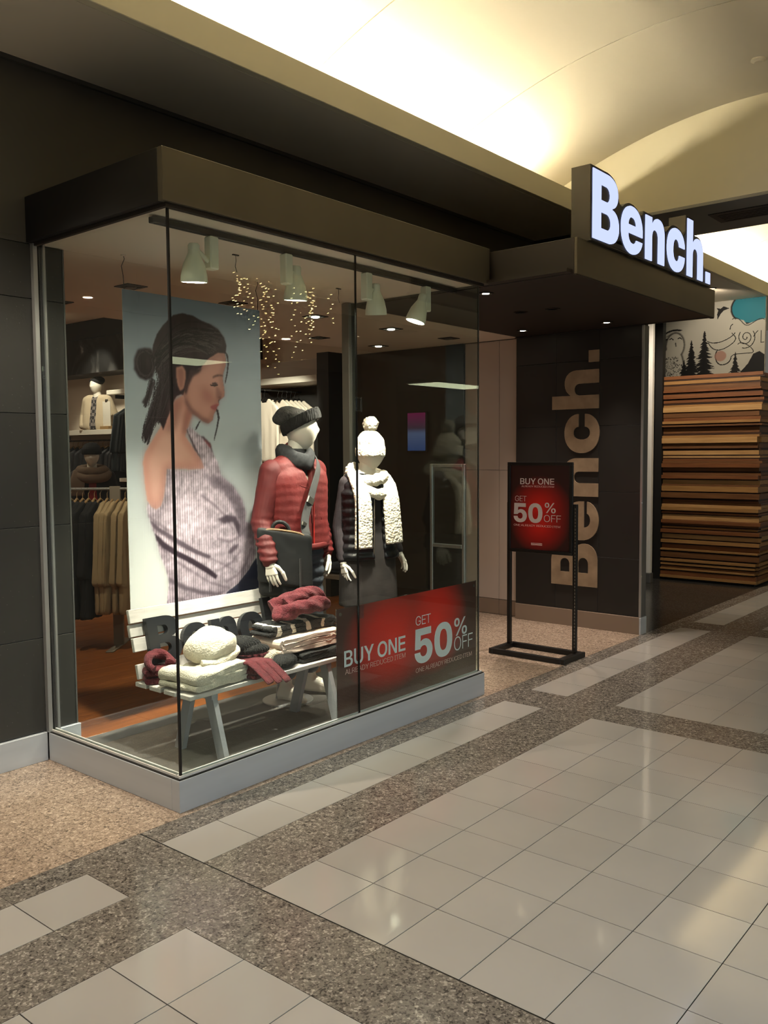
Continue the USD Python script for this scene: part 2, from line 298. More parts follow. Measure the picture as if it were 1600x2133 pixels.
# ------------------------------------------------------------------ materials
def M(name, nodes, links=(), surface='p.BSDF'):
    usdkit.material(stage, '/World/Looks/' + name, nodes, links, surface)
def lin(c):
    """sRGB 0-255 to linear."""
    c = np.array(c, float) / 255
    return tuple(np.where(c <= .04045, c / 12.92, ((c + .055) / 1.055) ** 2.4))
def plain(name, rgb, rough=.5, metal=0.0, **kw):
    M(name, {'p': ('principled_bsdf', dict(base_color=lin(rgb), roughness=rough, metallic=metal, **kw))})
def mottled(name, a, b, scale=6, rough=.5, metal=0.0, bump=0.0, bscale=60, stretch=(1, 1, 1), detail=4, **kw):
    nodes = {'t': ('texture_coordinate', {}), 'm': ('mapping', {'scale': stretch}), 'n': ('noise_texture', {'scale': scale, 'detail': detail}),
             'r': ('rgb_ramp', {'ramp': [(.3, lin(a)), (.7, lin(b))]}), 'p': ('principled_bsdf', dict(roughness=rough, metallic=metal, **kw))}
    links = [('t.object', 'm.vector'), ('m.vector', 'n.vector'), ('n.fac', 'r.fac'), ('r.color', 'p.base_color')]
    if bump:
        nodes |= {'n2': ('noise_texture', {'scale': bscale, 'detail': 3}), 'b': ('bump', {'strength': 1.0, 'distance': bump})}
        links += [('m.vector', 'n2.vector'), ('n2.fac', 'b.height'), ('b.normal', 'p.normal')]
    M(name, nodes, links)
def emit(name, rgb, strength):
    M(name, {'e': ('emission', {'color': lin(rgb), 'strength': strength})}, (), 'e.emission')
def knit(name, a, b, scale=90, bump=.004, rough=.9, stretch=(1, 1, 1), sheen=.04):
    """Knitted cloth: rows of small stitches in bump, and flecked colour."""
    M(name, {'t': ('texture_coordinate', {}), 'm': ('mapping', {'scale': stretch}), 'v': ('voronoi_texture', {'scale': scale}), 'n': ('noise_texture', {'scale': scale * .3, 'detail': 3}),
             'r': ('rgb_ramp', {'ramp': [(.3, lin(a)), (.7, lin(b))]}), 'b': ('bump', {'strength': .8, 'distance': bump, 'invert': True}),
             'p': ('principled_bsdf', dict(roughness=rough, sheen_weight=sheen, sheen_roughness=.5))},
      [('t.object', 'm.vector'), ('m.vector', 'v.vector'), ('m.vector', 'n.vector'), ('n.fac', 'r.fac'), ('r.color', 'p.base_color'), ('v.distance', 'b.height'), ('b.normal', 'p.normal')])
def granite(name, dark, mid, light, rough=.16):
    """Polished granite: packed grains of three tones with larger dark and pale crystals."""
    M(name, {'t': ('geometry', {}), 'v': ('voronoi_texture', {'scale': 150}), 'w': ('white_noise_texture', {}), 'v2': ('voronoi_texture', {'scale': 62}), 'w2': ('white_noise_texture', {}), 'mx': ('math', {'math_type': 'multiply', 'value2': .62}), 'm2': ('math', {'math_type': 'multiply_add', 'value2': .38}),
             'oi': ('object_info', {}), 'mo': ('math', {'math_type': 'multiply_add', 'value2': .08, 'value3': -.04}), 'ad': ('math', {'math_type': 'add'}),
             'r': ('rgb_ramp', {'ramp': [(.12, lin(dark)), (.42, lin(mid)), (.66, lin(mid)), (.92, lin(light))]}),
             'p': ('principled_bsdf', dict(roughness=rough, specular_ior_level=.5))},
      [('t.position', 'v.vector'), ('v.position', 'w.vector'), ('t.position', 'v2.vector'), ('v2.position', 'w2.vector'), ('w.value', 'mx.value1'), ('w2.value', 'm2.value1'), ('mx.value', 'm2.value3'),
       ('oi.random', 'mo.value1'), ('m2.value', 'ad.value1'), ('mo.value', 'ad.value2'), ('ad.value', 'r.fac'), ('r.color', 'p.base_color')])
def varied(name, a, b, rough=.2, bump=0.0, bscale=20, fleck=None, **kw):
    """A tile: tone varies from piece to piece, with a slight mottle."""
    nodes = {'t': ('geometry', {}), 'n': ('noise_texture', {'scale': 3.0, 'detail': 3}), 'oi': ('object_info', {}), 'mx': ('math', {'math_type': 'multiply_add', 'value2': .45}), 'm2': ('math', {'math_type': 'multiply', 'value2': .55}),
             'r': ('rgb_ramp', {'ramp': [(.15, lin(a)), (.85, lin(b))]}), 'p': ('principled_bsdf', dict(roughness=rough, **kw))}
    links = [('t.position', 'n.vector'), ('oi.random', 'm2.value1'), ('n.fac', 'mx.value1'), ('m2.value', 'mx.value3'), ('mx.value', 'r.fac')]
    if fleck:
        nodes |= {'v': ('voronoi_texture', {'scale': 34}), 'lt': ('math', {'math_type': 'less_than', 'value2': .06}), 'fm': ('mix', {'color2': lin(fleck)})}
        links += [('t.position', 'v.vector'), ('v.distance', 'lt.value1'), ('lt.value', 'fm.fac'), ('r.color', 'fm.color1'), ('fm.color', 'p.base_color')]
    else: links += [('r.color', 'p.base_color')]
    if bump:
        nodes |= {'n2': ('noise_texture', {'scale': bscale, 'detail': 3}), 'b': ('bump', {'distance': bump})}
        links += [('t.position', 'n2.vector'), ('n2.fac', 'b.height'), ('b.normal', 'p.normal')]
    M(name, nodes, links)
def wood(name, a, b, axis='y', rough=.5):
    st = {'y': (30, 1.6, 30), 'x': (1.6, 30, 30)}[axis]
    M(name, {'t': ('geometry', {}), 'm': ('mapping', {'scale': st}), 'n': ('noise_texture', {'scale': 1.6, 'detail': 4, 'distortion': .6}),
             'r': ('rgb_ramp', {'ramp': [(.3, lin(a)), (.72, lin(b))]}), 'b': ('bump', {'distance': .001, 'strength': .5}), 'p': ('principled_bsdf', dict(roughness=rough))},
      [('t.position', 'm.vector'), ('m.vector', 'n.vector'), ('n.fac', 'r.fac'), ('r.color', 'p.base_color'), ('n.fac', 'b.height'), ('b.normal', 'p.normal')])
def glass(name, tint=(.93, .97, .95), rough=0.0, ior=1.5):
    """A pane: sunlight and lamps pass, and both faces mirror by Fresnel (the same from inside the pane)."""
    M(name, {'g': ('geometry', {}), 'i': ('math', {'math_type': 'multiply_add', 'value2': 1 / ior - ior, 'value3': ior}), 'f': ('fresnel', {}),
             't': ('transparent_bsdf', {'color': tint}), 's': ('glossy_bsdf', {'color': (1, 1, 1), 'roughness': rough}), 'x': ('mix_closure', {})},
      [('g.backfacing', 'i.value1'), ('i.value', 'f.IOR'), ('f.fac', 'x.fac'), ('t.BSDF', 'x.closure1'), ('s.BSDF', 'x.closure2')], 'x.closure')
def printed(name, rough=.45):
    M(name, {'a': ('attribute', {'attribute': 'Cd'}), 'p': ('principled_bsdf', {'roughness': rough, 'specular_ior_level': .3})}, [('a.color', 'p.base_color')])

varied('tile_cream', (178, 175, 170), (192, 189, 184), rough=.085, specular_ior_level=.75)
granite('granite_gray', (74, 70, 66), (126, 120, 113), (186, 180, 170), rough=.15)
granite('granite_warm_lit', (116, 102, 90), (176, 156, 138), (220, 202, 182), rough=.2)  # the gray granite, with the downlights' warm tint painted into its colour
granite('granite_black', (34, 34, 33), (56, 55, 53), (84, 82, 78), rough=.2)
plain('grout', (46, 43, 39), .8)
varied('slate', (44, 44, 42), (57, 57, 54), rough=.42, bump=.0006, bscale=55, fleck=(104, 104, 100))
plain('joint_gray', (92, 92, 90), .7)
plain('wall_dark', (74, 72, 66), .6)
plain('wall_black', (20, 19, 18), .6)
mottled('steel_base', (184, 190, 196), (196, 202, 208), scale=2, rough=.38, metal=.12, stretch=(.3, .3, 6))
plain('aluminium', (186, 188, 188), .35, .7)
plain('white_metal', (232, 231, 226), .4)
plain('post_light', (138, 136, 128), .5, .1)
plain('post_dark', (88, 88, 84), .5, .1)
plain('sign_body', (64, 59, 48), .45, .2)
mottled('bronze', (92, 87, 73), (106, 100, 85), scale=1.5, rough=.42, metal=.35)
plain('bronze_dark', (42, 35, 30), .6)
plain('soffit_paint', (232, 222, 200), .75)
plain('cream_paint', (228, 221, 194), .75)
plain('vault_paint', (206, 199, 180), .8)
plain('beam_gray', (128, 126, 120), .75)
plain('vent_black', (38, 37, 35), .6)
plain('beige_ceiling', (234, 220, 204), .8)
plain('cream_panel', (194, 180, 168), .5)
plain('base_tan', (150, 132, 116), .45, .2)
plain('black_metal', (16, 16, 16), .4)
plain('black_satin', (22, 22, 23), .45)
plain('silicone', (12, 12, 12), .5)
plain('trim_gray', (110, 110, 108), .45, .4)
plain('letter_stone', (168, 146, 120), .5)
M('letter_stone_mottled', {'t': ('geometry', {}), 'n': ('noise_texture', {'scale': 9, 'detail': 5}), 'r': ('rgb_ramp', {'ramp': [(.25, lin((150, 130, 106))), (.75, lin((182, 160, 132)))]}), 'p': ('principled_bsdf', {'roughness': .45, 'metallic': .2})},
  [('t.position', 'n.vector'), ('n.fac', 'r.fac'), ('r.color', 'p.base_color')])
emit('sign_white', (200, 212, 255), SIGN)
emit('cove_tube', (255, 240, 208), COVE)
emit('lamp_warm', (255, 240, 212), 40.0); emit('lamp_track', (255, 238, 212), 190.0)
emit('lamp_small', (255, 236, 200), 12.0); emit('lamp_dim', (255, 236, 200), 1.6); emit('cool_lamp', (236, 243, 246), COOL); emit('green_lamp', (240, 244, 200), 6.0)
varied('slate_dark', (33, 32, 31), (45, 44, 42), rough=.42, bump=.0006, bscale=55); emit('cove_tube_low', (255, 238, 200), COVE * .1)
glass('pane_glass'); glass('clip_plastic', (.86, .9, .9), .08)
plain('floor_carpet', (92, 90, 86), .85)
wood('store_floor', (132, 74, 32), (160, 94, 42), 'x', .3)
mottled('timber_white', (196, 192, 186), (214, 210, 204), scale=8, rough=.5, stretch=(1, 8, 8))
plain('bench_leg', (150, 154, 158), .45)
plain('bench_letter', (30, 33, 38), .4)
plain('lamp_shell', (240, 243, 224), .45)
plain('mannequin_white', (232, 226, 212), .32)
for nm, a, b in (('plank_honey', (144, 106, 60), (170, 128, 76)), ('plank_pale', (170, 130, 80), (200, 160, 106)), ('plank_brown', (96, 62, 34), (124, 84, 48)), ('plank_dark', (44, 26, 15), (66, 40, 23)), ('plank_red', (108, 64, 34), (134, 86, 48))):
    wood(nm, a, b, 'y', .5)
printed('poster_print'); printed('mural_print', .6)
# ------------------------------------------------------------------ the mall floor
S = 0.295                                  # tile pitch
X_BANDS = [(-3.557, -3.22), (-0.572, -0.235), (2.42, 2.75), (5.405, 5.735), (8.39, 8.72)]
Y0, Y_STRIP, Y_GRAN, Y_MAIN = -0.035, -0.18, -0.455, -0.785
MAIN_ROWS = 8
Y_END = Y_MAIN - MAIN_ROWS * S
G = 0.0020                                 # half a joint
def slab(x0, x1, y0, y1, z=0.0, g=G, h=.012):
    return bx(x0 + g, x1 - g, y0 + g, y1 - g, z - h, z)
floor = structure('floor')
obj('grout_bed', bx(-7, 12, -5.3, 2.6, -.05, -.0025), 'grout', floor)
tiles, slabs, warm_lit, blacks = [], [], [], []
for (a0, a1), (b0, b1) in zip(X_BANDS[:-1], X_BANDS[1:]):
    n = 9; w = (b0 - a1) / n
    for i in range(n):
        x0, x1 = a1 + i * w, a1 + (i + 1) * w
        tiles.append((x0, x1, Y_GRAN, Y_STRIP))
        for j in range(MAIN_ROWS if x0 < 5 else 3):
            tiles.append((x0, x1, Y_MAIN - (j + 1) * S, Y_MAIN - j * S))
    for i in range(5):
        x0 = a1 + i * 2 * w; x1 = min(a1 + (i + 1) * 2 * w, b0)
        slabs.append((x0, x1, Y_MAIN, Y_GRAN)); slabs.append((x0, x1, Y_STRIP, Y0))
for (a0, a1) in X_BANDS:
    ys = [Y0, Y_STRIP, Y_GRAN, Y_MAIN] + [Y_MAIN - j * 2 * S for j in range(1, MAIN_ROWS // 2 + 1)]
    for y1, y0 in zip(ys[:-1], ys[1:]): slabs.append((a0, a1, y0, y1))
for i in range(-6, 9):                      # beyond the pattern, behind the camera
    for j in range(3):
        slabs.append((i * 1.0, i * 1.0 + 1.0, Y_END - (j + 1) * .7, Y_END - j * .7))
for i in range(12):                         # the same granite with warm downlight in its colour, left of the window
    for j in range(4):
        x1 = -0.245 - (i - 1) * S
        if x1 - S < -2.2 or (i == 0): continue
        warm_lit.append((x1 - S, x1, Y0 + j * .295, Y0 + (j + 1) * .295))
for j in range(4): warm_lit.append((-0.245, 0.05, Y0 + j * .295, Y0 + (j + 1) * .295))
warm_lit.append((0.05, 2.42, Y0, 0.06))
for i in range(9):                          # and in the entrance
    for j in range(8):
        x0 = 2.42 + i * .295
        if x0 < 4.95: warm_lit.append((x0, min(x0 + .295, 5.0), Y0 + j * .32, Y0 + (j + 1) * .32))
for i in range(6):
    for j in range(2): blacks.append((5.0 + i * .58, 5.0 + (i + 1) * .58, Y0 + j * .64, Y0 + (j + 1) * .64))
for t in tiles: obj('tile', slab(*t), 'tile_cream', floor)
for t in slabs: obj('granite_slab', slab(*t, g=.0007), 'granite_gray', floor)
for t in warm_lit: obj('granite_slab', slab(*t, g=.0008), 'granite_warm_lit', floor)
for t in blacks: obj('granite_slab', slab(*t, g=.0008), 'granite_black', floor)
obj('brass_joint', bx(-0.2375, -0.2325, Y_END, Y0, -.01, .0006), 'silicone', floor)

# ------------------------------------------------------------------ left storefront wall
WY = 1.126
ROWS = [0.152, 0.648, 1.231, 1.812, 2.392, 2.668]
wall_left = structure('wall_left')
obj('backing', bx(-6, 0.17, WY + .012, WY + .16, 0, 2.668), 'joint_gray', wall_left)
xs = [0.175, 0.0] + [-.58 * k for k in range(1, 8)]
for x1, x0 in zip(xs[:-1], xs[1:]):
    if x1 == 0.175: x0 = -.58
    elif x1 == 0.0: continue
    for z0, z1 in zip(ROWS[:-1], ROWS[1:]):
        obj('tile', bx(x0 + .0015, x1 - .0015, WY, WY + .011, z0 + .0018, z1 - .0018, .0012), 'slate', wall_left)
obj('corner_trim', bx(0.174, 0.182, WY - .004, WY + .16, .057, 2.668), 'trim_gray', wall_left)
wall_upper = structure('wall_upper')
obj('panel', bx(-6, 5.0, WY, WY + .14, 2.70, 3.70), 'wall_dark', wall_upper)
obj('panel', bx(-6, -.002, WY, WY + .14, 2.669, 2.6995), 'wall_dark', wall_upper)
baseboard = structure('baseboard_left')
obj('board', bx(-6, -0.004, WY - .018, WY + .012, 0.0, 0.150, .002), 'steel_base', baseboard)
obj('board', bx(0.03, 0.19, WY - .018, WY + .02, 0.05, 0.152, .002), 'steel_base', baseboard)

# ------------------------------------------------------------------ the display window
DW, DD, DB, DH = 2.462, 1.126, 0.152, 2.668
win = structure('window_1')
pl = .058
obj('plinth', join([bx(0, DW, 0, pl, 0, DB - .006, .002), bx(0, pl, pl, DD - .02, 0, DB - .006, .002), bx(DW - pl, DW, pl, DD, 0, DB - .006, .002)]), 'steel_base', win)
obj('shadow_gap', join([bx(.004, DW - .004, .004, pl, DB - .006, DB - .001), bx(.004, pl, pl, DD - .02, DB - .006, DB - .001), bx(DW - pl, DW - .004, pl, DD, DB - .006, DB - .001)]), 'silicone', win)
obj('sill_channel', join([bx(.012, DW - .012, .014, .020, DB - .001, DB + .010), bx(.012, DW - .012, .038, .046, DB - .001, DB + .010)]), 'white_metal', win)
obj('sill_channel', join([bx(.014, .020, .02, DD - .02, DB - .001, DB + .010), bx(.038, .046, .046, DD - .02, DB - .001, DB + .010)]), 'white_metal', win)
obj('sill_channel', join([bx(DW - .020, DW - .014, .02, DD, DB - .001, DB + .010), bx(DW - .046, DW - .038, .046, DD, DB - .001, DB + .010)]), 'white_metal', win)
GX = 1.2445
obj('glass_pane', bx(.034, GX - .003, .025, .033, DB, DH + .01), 'pane_glass', win)
obj('glass_pane', bx(GX + .003, DW - .034, .025, .033, DB, DH + .01), 'pane_glass', win)
obj('glass_pane', bx(.025, .033, .034, DD - .03, DB, DH + .01), 'pane_glass', win)
obj('glass_pane', bx(DW - .033, DW - .025, .034, DD - .02, DB, DH + .01), 'pane_glass', win)
obj('silicone_joint', bx(.024, .034, .024, .034, DB, DH + .01), 'silicone', win)
obj('silicone_joint', bx(GX - .003, GX + .003, .024, .034, DB, DH + .01), 'silicone', win)
obj('silicone_joint', bx(DW - .034, DW - .026, .026, .034, DB, DH + .01), 'trim_gray', win)
obj('side_channel', join([bx(-.002, .020, DD - .030, DD - .002, DB - .004, DH), bx(.050, .062, DD - .032, DD - .002, DB, DH)]), 'aluminium', win)
obj('channel_core', bx(.020, .050, DD - .018, DD - .002, DB, DH), 'silicone', win)
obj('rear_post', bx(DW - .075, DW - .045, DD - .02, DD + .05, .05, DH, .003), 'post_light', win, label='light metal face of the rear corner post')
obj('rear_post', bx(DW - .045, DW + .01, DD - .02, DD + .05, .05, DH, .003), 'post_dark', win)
HT = 2.896
fas = .03
obj('fascia_front', bx(-.022, DW + .04, -.012, fas - .006, DH + .004, HT, .002), 'bronze', win)
obj('fascia_side', bx(-.022, .012, fas - .006, DD, DH + .004, HT, .002), 'wall_black', win)
obj('fascia_lid', bx(0, DW + .04, fas, DD, HT - .03, HT - .002), 'wall_black', win)
obj('head_channel', join([bx(0.004, DW, .006, .024, DH - .014, DH + .004), bx(.004, .022, .024, DD, DH - .014, DH + .004), bx(0.034, DW - .03, .034, .046, DH - .010, DH + .004)]), 'bronze_dark', win)
for cz in (0.725, 1.86):
    obj('glass_clip', join([bx(GX - .02, GX + .02, .012, .0245, cz - .036, cz + .036, .003), bx(GX - .024, GX - .016, .008, .014, cz - .04, cz + .04, .002), bx(GX + .016, GX + .024, .008, .014, cz - .04, cz + .04, .002)]), 'clip_plastic', win)
obj('display_floor', bx(pl, DW - pl, pl, DD + .01, 0.0, .05), 'floor_carpet', win)
obj('floor_joint', bx(pl, DW - pl, .60, .604, .05, .0506), 'trim_gray', win)
obj('display_ceiling', bx(.03, DW - .002, .046, DD + .004, DH + .004, DH + .03), 'beige_ceiling', win)

# ------------------------------------------------------------------ store shell
sfloor = structure('floor')
obj('underlay', join([bx(-.6, 2.45, DD + .012, 2.27, 0.0, .038), bx(-.6, 4.95, 2.27, 9.6, 0.0, .038)]), 'plank_dark', sfloor)
yb = [DD + .012 + .19 * k for k in range(22)]
for k, y0 in enumerate(yb):
    x = -.6 - (k % 3) * .4; xe = 2.45 if y0 < 2.2 else 4.95
    while x < xe:
        a, b = max(x, -.6), min(x + 1.25, xe)
        if b - a > .02: obj('floor_board', bx(a + .0008, b - .0008, y0 + .0008, y0 + .1892, .036, .05, .0008), 'store_floor', sfloor)
        x += 1.25
obj('floor_field', bx(-.6, 4.95, yb[-1] + .19, 9.6, .036, .05), 'store_floor', sfloor)
sceil = structure('ceiling')
obj('low_ceiling', join([bx(-.6, 2.464, DD + .006, 3.0, DH + .004, DH + .03), bx(2.464, 4.95, 1.234, 3.0, DH + .004, DH + .03)]), 'beige_ceiling', sceil)
obj('ceiling_step', bx(-.6, 4.95, 2.98, 3.0, DH + .03, 3.48), 'beige_ceiling', sceil)
obj('high_ceiling', bx(-.6, 4.95, 3.0, 9.6, 3.45, 3.48), 'beige_ceiling', sceil)
wback = structure('wall_back')
obj('panel', bx(-.6, 4.95, 9.5, 9.6, .05, 3.45), 'beige_ceiling', wback)
obj('panel', bx(-.65, -.6, DD + .17, 9.6, .05, 3.45), 'beige_ceiling', wback)
wright = structure('wall_right')
obj('backing', bx(4.962, 5.06, 1.232, 9.6, 0, 3.48), 'trim_gray', wright)
ye = [1.235, 1.456, 1.856]
for y0, y1 in zip(ye[:-1], ye[1:]):
    for z0, z1, mt in ((.155, 1.418, 'cream_panel'), (1.422, 2.664, 'cream_panel'), (.004, .151, 'base_tan')):
        obj('panel', bx(4.945, 4.96, y0 + .0022, y1 - .0022, z0, z1, .001), mt, wright)
obj('plaster', bx(4.945, 4.961, 1.87, 9.5, .05, 3.45), 'beige_ceiling', wright)

# ------------------------------------------------------------------ entrance: tiled wall with the upright lettering
BX, BY = 4.88, -0.023
wbench = structure('wall_entrance')
obj('backing', bx(BX + .012, 4.985, BY + .004, 1.232, 0, 2.668), 'joint_gray', wbench)
YC = [BY + .012, .378, .803, 1.228]
for y0, y1 in zip(YC[:-1], YC[1:]):
    for z0, z1 in zip([.152, .655, 1.236, 1.82, 2.402], [.655, 1.236, 1.82, 2.402, 2.664]):
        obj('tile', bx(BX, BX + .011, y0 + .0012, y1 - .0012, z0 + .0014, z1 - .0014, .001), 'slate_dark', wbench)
obj('corner_trim', bx(BX - .004, BX + .012, BY - .006, BY + .012, .152, 2.664), 'aluminium', wbench)
obj('end_panel', bx(BX + .012, 4.985, BY - .004, BY + .004, .152, 2.664), 'trim_gray', wbench)
obj('end_panel_base', bx(BX - .012, 4.99, BY - .012, BY + .004, 0, .150, .002), 'steel_base', wbench)
obj('base_board', bx(BX - .012, BX + .011, BY + .004, 1.228, 0, .150, .002), 'base_tan', wbench)
obj('catch', cyl((BX - .004, BY - .004, 1.15), (BX - .016, BY - .012, 1.15), .006, 10), 'aluminium', wbench)
let = thing('wall_lettering', 'tall stone-coloured shop name reading upward on the dark tiled entrance wall', 'wall lettering', (BX, .61, .375))
for ch, g in fit_text('Bench.', 'K', .462, 2.115):
    m = prism(g, .012); v = m.vertices.copy()
    m.vertices = np.stack([BX - v[:, 2], .378 + v[:, 1], .375 + v[:, 0]], 1)
    obj('letter' if ch != '.' else 'full_stop', m, 'letter_stone_mottled', let)

# the recess beside it, and the far shop's white jamb
wrec = structure('wall_recess')
obj('panel', bx(4.99, 8.2, 1.25, 1.4, 0, 3.56), 'wall_black', wrec)
obj('panel', bx(4.9855, 4.992, .0, 1.25, 0, 3.56), 'wall_black', wrec)
obj('post', bx(8.21, 8.30, 1.165, 1.30, 0, 3.56), 'wall_black', wrec)
jamb = thing('door_jamb', 'slim white upright jamb in the black recess left of the timber wall', 'jamb', (7.83, 1.15, 0))
obj('post', bx(7.80, 7.86, 1.12, 1.185, .12, 3.5, .004), 'white_metal', jamb)
obj('foot', bx(7.79, 7.87, 1.11, 1.195, 0, .12, .004), 'trim_gray', jamb)

# ------------------------------------------------------------------ canopy with the lit sign
CX0, CX1, CY = 2.54, 4.905, -0.61
can = thing('entrance_canopy', 'deep bronze canopy over the shop entrance carrying the lit letters', 'canopy', (3.7, .3, DH))
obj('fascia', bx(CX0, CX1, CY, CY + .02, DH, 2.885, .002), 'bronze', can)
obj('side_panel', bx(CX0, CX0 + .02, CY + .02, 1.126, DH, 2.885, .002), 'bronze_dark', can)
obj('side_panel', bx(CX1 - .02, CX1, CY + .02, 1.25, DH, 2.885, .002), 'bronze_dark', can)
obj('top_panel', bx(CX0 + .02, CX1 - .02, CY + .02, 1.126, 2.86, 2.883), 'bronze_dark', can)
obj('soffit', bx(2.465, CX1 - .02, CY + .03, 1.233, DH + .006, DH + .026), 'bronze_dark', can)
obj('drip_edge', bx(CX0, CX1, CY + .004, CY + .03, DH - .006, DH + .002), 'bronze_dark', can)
sgn = thing('shop_sign', 'glowing white three-dimensional shop name standing on the bronze canopy', 'illuminated sign', (3.7, -.6, 2.885))
SY0, SY1 = -.50, -.628
LET = [(c, affinity.translate(g, 2.685, 2.900)) for c, g in fit_text('Bench.', 'K', .425, 2.035)]
outline = unary_union([g for _, g in LET]).buffer(.016, join_style=2).buffer(.05).buffer(-.05)
outline = unary_union([Polygon(p.exterior) for p in getattr(outline, 'geoms', [outline])])
outline = outline.union(sbox(2.675, 2.8935, 4.735, 2.93))
def xz(poly, y_back, depth):
    """A drawing in x and z, its back at y_back and its face depth nearer to the mall."""
    m = prism(poly, depth); v = m.vertices.copy()
    m.vertices = np.stack([v[:, 0], y_back - v[:, 2], v[:, 1]], 1)
    return m
obj('cabinet', xz(outline, SY0, SY0 - SY1), 'sign_body', sgn, smooth=35)
obj('face_plate', xz(outline.buffer(-.004), SY1, .004), 'black_satin', sgn)
obj('base_rail', bx(2.67, 4.74, SY1 - .006, SY0, 2.8855, 2.893), 'black_satin', sgn)
for ch, g in LET:
    obj('letter' if ch != '.' else 'full_stop', xz(g.buffer(-.003), SY1 - .004, .006), 'sign_white', sgn)
# downlights in the canopy
def downlight(x, y, z, lit, label, name='downlight', group=None, r=.042, glow='lamp_small'):
    t = thing(name, label, 'ceiling light', (x, y, z), group=group)
    obj('bezel', xf(revolve([(r + .014, 0), (r + .016, -.004), (r, -.005), (r - .002, .0), (r - .004, .012), (r + .012, .012)], 24), loc=(x, y, z)), 'bronze_dark' if name == 'downlight' else 'vent_black', t)
    obj('lamp', xf(revolve([(r * .62, -.001), (r * .62, .004), (0.001, .006)], 20), loc=(x, y, z - .003)) if lit else cyl((x, y, z + .002), (x, y, z + .008), r * .9, 20), glow if lit else 'wall_black', t)
    return t
downlight(2.764, .189, DH + .006, True, 'lit downlight in the canopy soffit beside the window corner')
downlight(4.54, .956, DH + .006, True, 'lit downlight in the canopy soffit above the cream panels')
downlight(4.587, .175, DH + .006, True, 'lit downlight in the canopy soffit above the upright lettering')
downlight(3.629, .432, DH + .006, False, 'dark unlit recessed fitting in the canopy soffit, the left one of a pair')
downlight(3.66, .172, DH + .006, False, 'dark unlit recessed fitting in the canopy soffit, the right one of a pair')
for i, (x, y) in enumerate([(2.764, .189), (4.54, .956), (4.587, .175)]):
    disk_light(f'/World/downlight_beam_{i:03d}', (x, y, DH - .02), (x - .55, y, 0), .03, DOWN * 50, (1, .82, .68), 38, 1.0)

# ------------------------------------------------------------------ soffit, bulkheads, vault
def vault_z(y): return 4.32 - .13 * (y + .95) ** 2
def arc_prism(x0, x1, lo, hi, y0=-3.05, y1=1.15, n=40):
    ys = np.linspace(y0, y1, n)
    m = prism(Polygon([(y, vault_z(y) + lo) for y in ys] + [(y, vault_z(y) + hi) for y in ys[::-1]]), x1 - x0)
    v = m.vertices.copy(); m.vertices = np.stack([x0 + v[:, 2], v[:, 0], v[:, 1]], 1)
    return m
BAYS = [(-6.0, 4.85), (5.78, 13.0)]
SOF = 3.563
ceil = structure('ceiling')
for (b0, b1), seams in zip(BAYS, ([-6.0, -4.5, -2.95, -1.4, .15, 1.70, 3.25, 4.85], [5.78, 7.4, 9.0, 10.6, 13.0])):
    for s0, s1 in zip(seams[:-1], seams[1:]):
        obj('vault_panel', arc_prism(s0 + .004, s1 - .004, 0, .05), 'vault_paint', ceil, smooth=30)
    obj('vault_backing', arc_prism(b0, b1, .012, .09), 'cream_paint', ceil, smooth=30)
trim = structure('trim_1')
BF = .346
for s in (1, -1):
    f = (lambda y: y) if s == 1 else (lambda y: -1.9 - y)
    obj('soffit', bx(-6, 13, f(BF + .05), f(1.13 if s == 1 else 3.4), SOF, SOF + .03), 'soffit_paint', trim)
    obj('bulkhead_face', bx(-6, 13, f(BF), f(BF + .05), SOF, 3.728, .003), 'cream_paint', trim)
    for b0, b1 in BAYS:
        obj('cove_back', bx(b0, b1, f(1.10), f(1.15), SOF + .03, 3.80), 'cream_paint', trim)
obj('ceiling_bead', bx(-6, 4.99, WY - .022, WY - .002, SOF - .022, SOF), 'wall_dark', trim)
obj('soffit', bx(5.0, 13, 1.13, 3.0, SOF, SOF + .03), 'soffit_paint', trim)
beam = structure('trim_2')
prof = Polygon([(-3.05, SOF + .02), (1.1, SOF + .02)] + [(y, vault_z(y) + .02) for y in np.linspace(1.1, -3.05, 40)])
for x0, x1 in ((4.85, 4.87), (5.76, 5.78)):
    m = prism(prof, x1 - x0); v = m.vertices.copy(); m.vertices = np.stack([x0 + v[:, 2], v[:, 0], v[:, 1]], 1)
    obj('beam_face', m, 'cream_paint', beam)
obj('beam_soffit', bx(4.85, 5.78, -2.246, BF, SOF - .004, SOF + .02), 'beam_gray', beam)
vent = thing('air_vent', 'long dark slotted air vent in the gray underside of the ceiling beam', 'air vent', (5.3, -1.2, SOF - .004))
obj('frame', join([bx(5.14, 5.46, -.51, -.46, SOF - .012, SOF - .003), bx(5.14, 5.46, -2.1, -2.05, SOF - .012, SOF - .003), bx(5.14, 5.17, -2.05, -.51, SOF - .012, SOF - .003), bx(5.43, 5.46, -2.05, -.51, SOF - .012, SOF - .003)]), 'vent_black', vent)
for k in range(5): obj('blade', bx(5.18 + k * .05, 5.212 + k * .05, -2.05, -.51, SOF - .010, SOF - .003), 'vent_black', vent)
cove = []
for s, nm in ((1, 'over the shop'), (-1, 'opposite the shop and out of view')):
    for (b0, b1), bay in zip([(-5.6, 4.15), (6.0, 12.5)], ('near', 'far')):
        y = .60 if s == 1 else -2.5
        t = thing('cove_light', f'warm strip light hidden behind the cream bulkhead {nm}, {bay} bay', 'cove light', ((b0 + b1) / 2, y, SOF + .03))
        obj('batten', bx(b0, b1, y - .03, y + .03, SOF + .03, SOF + .055), 'white_metal', t)
        obj('tube', cyl((b0, y, SOF + .075), (b1, y, SOF + .075), .018, 10), 'cove_tube' if s == 1 else 'cove_tube_low', t)  # opposite tubes are out of view, kept low so the vault's middle stays dim
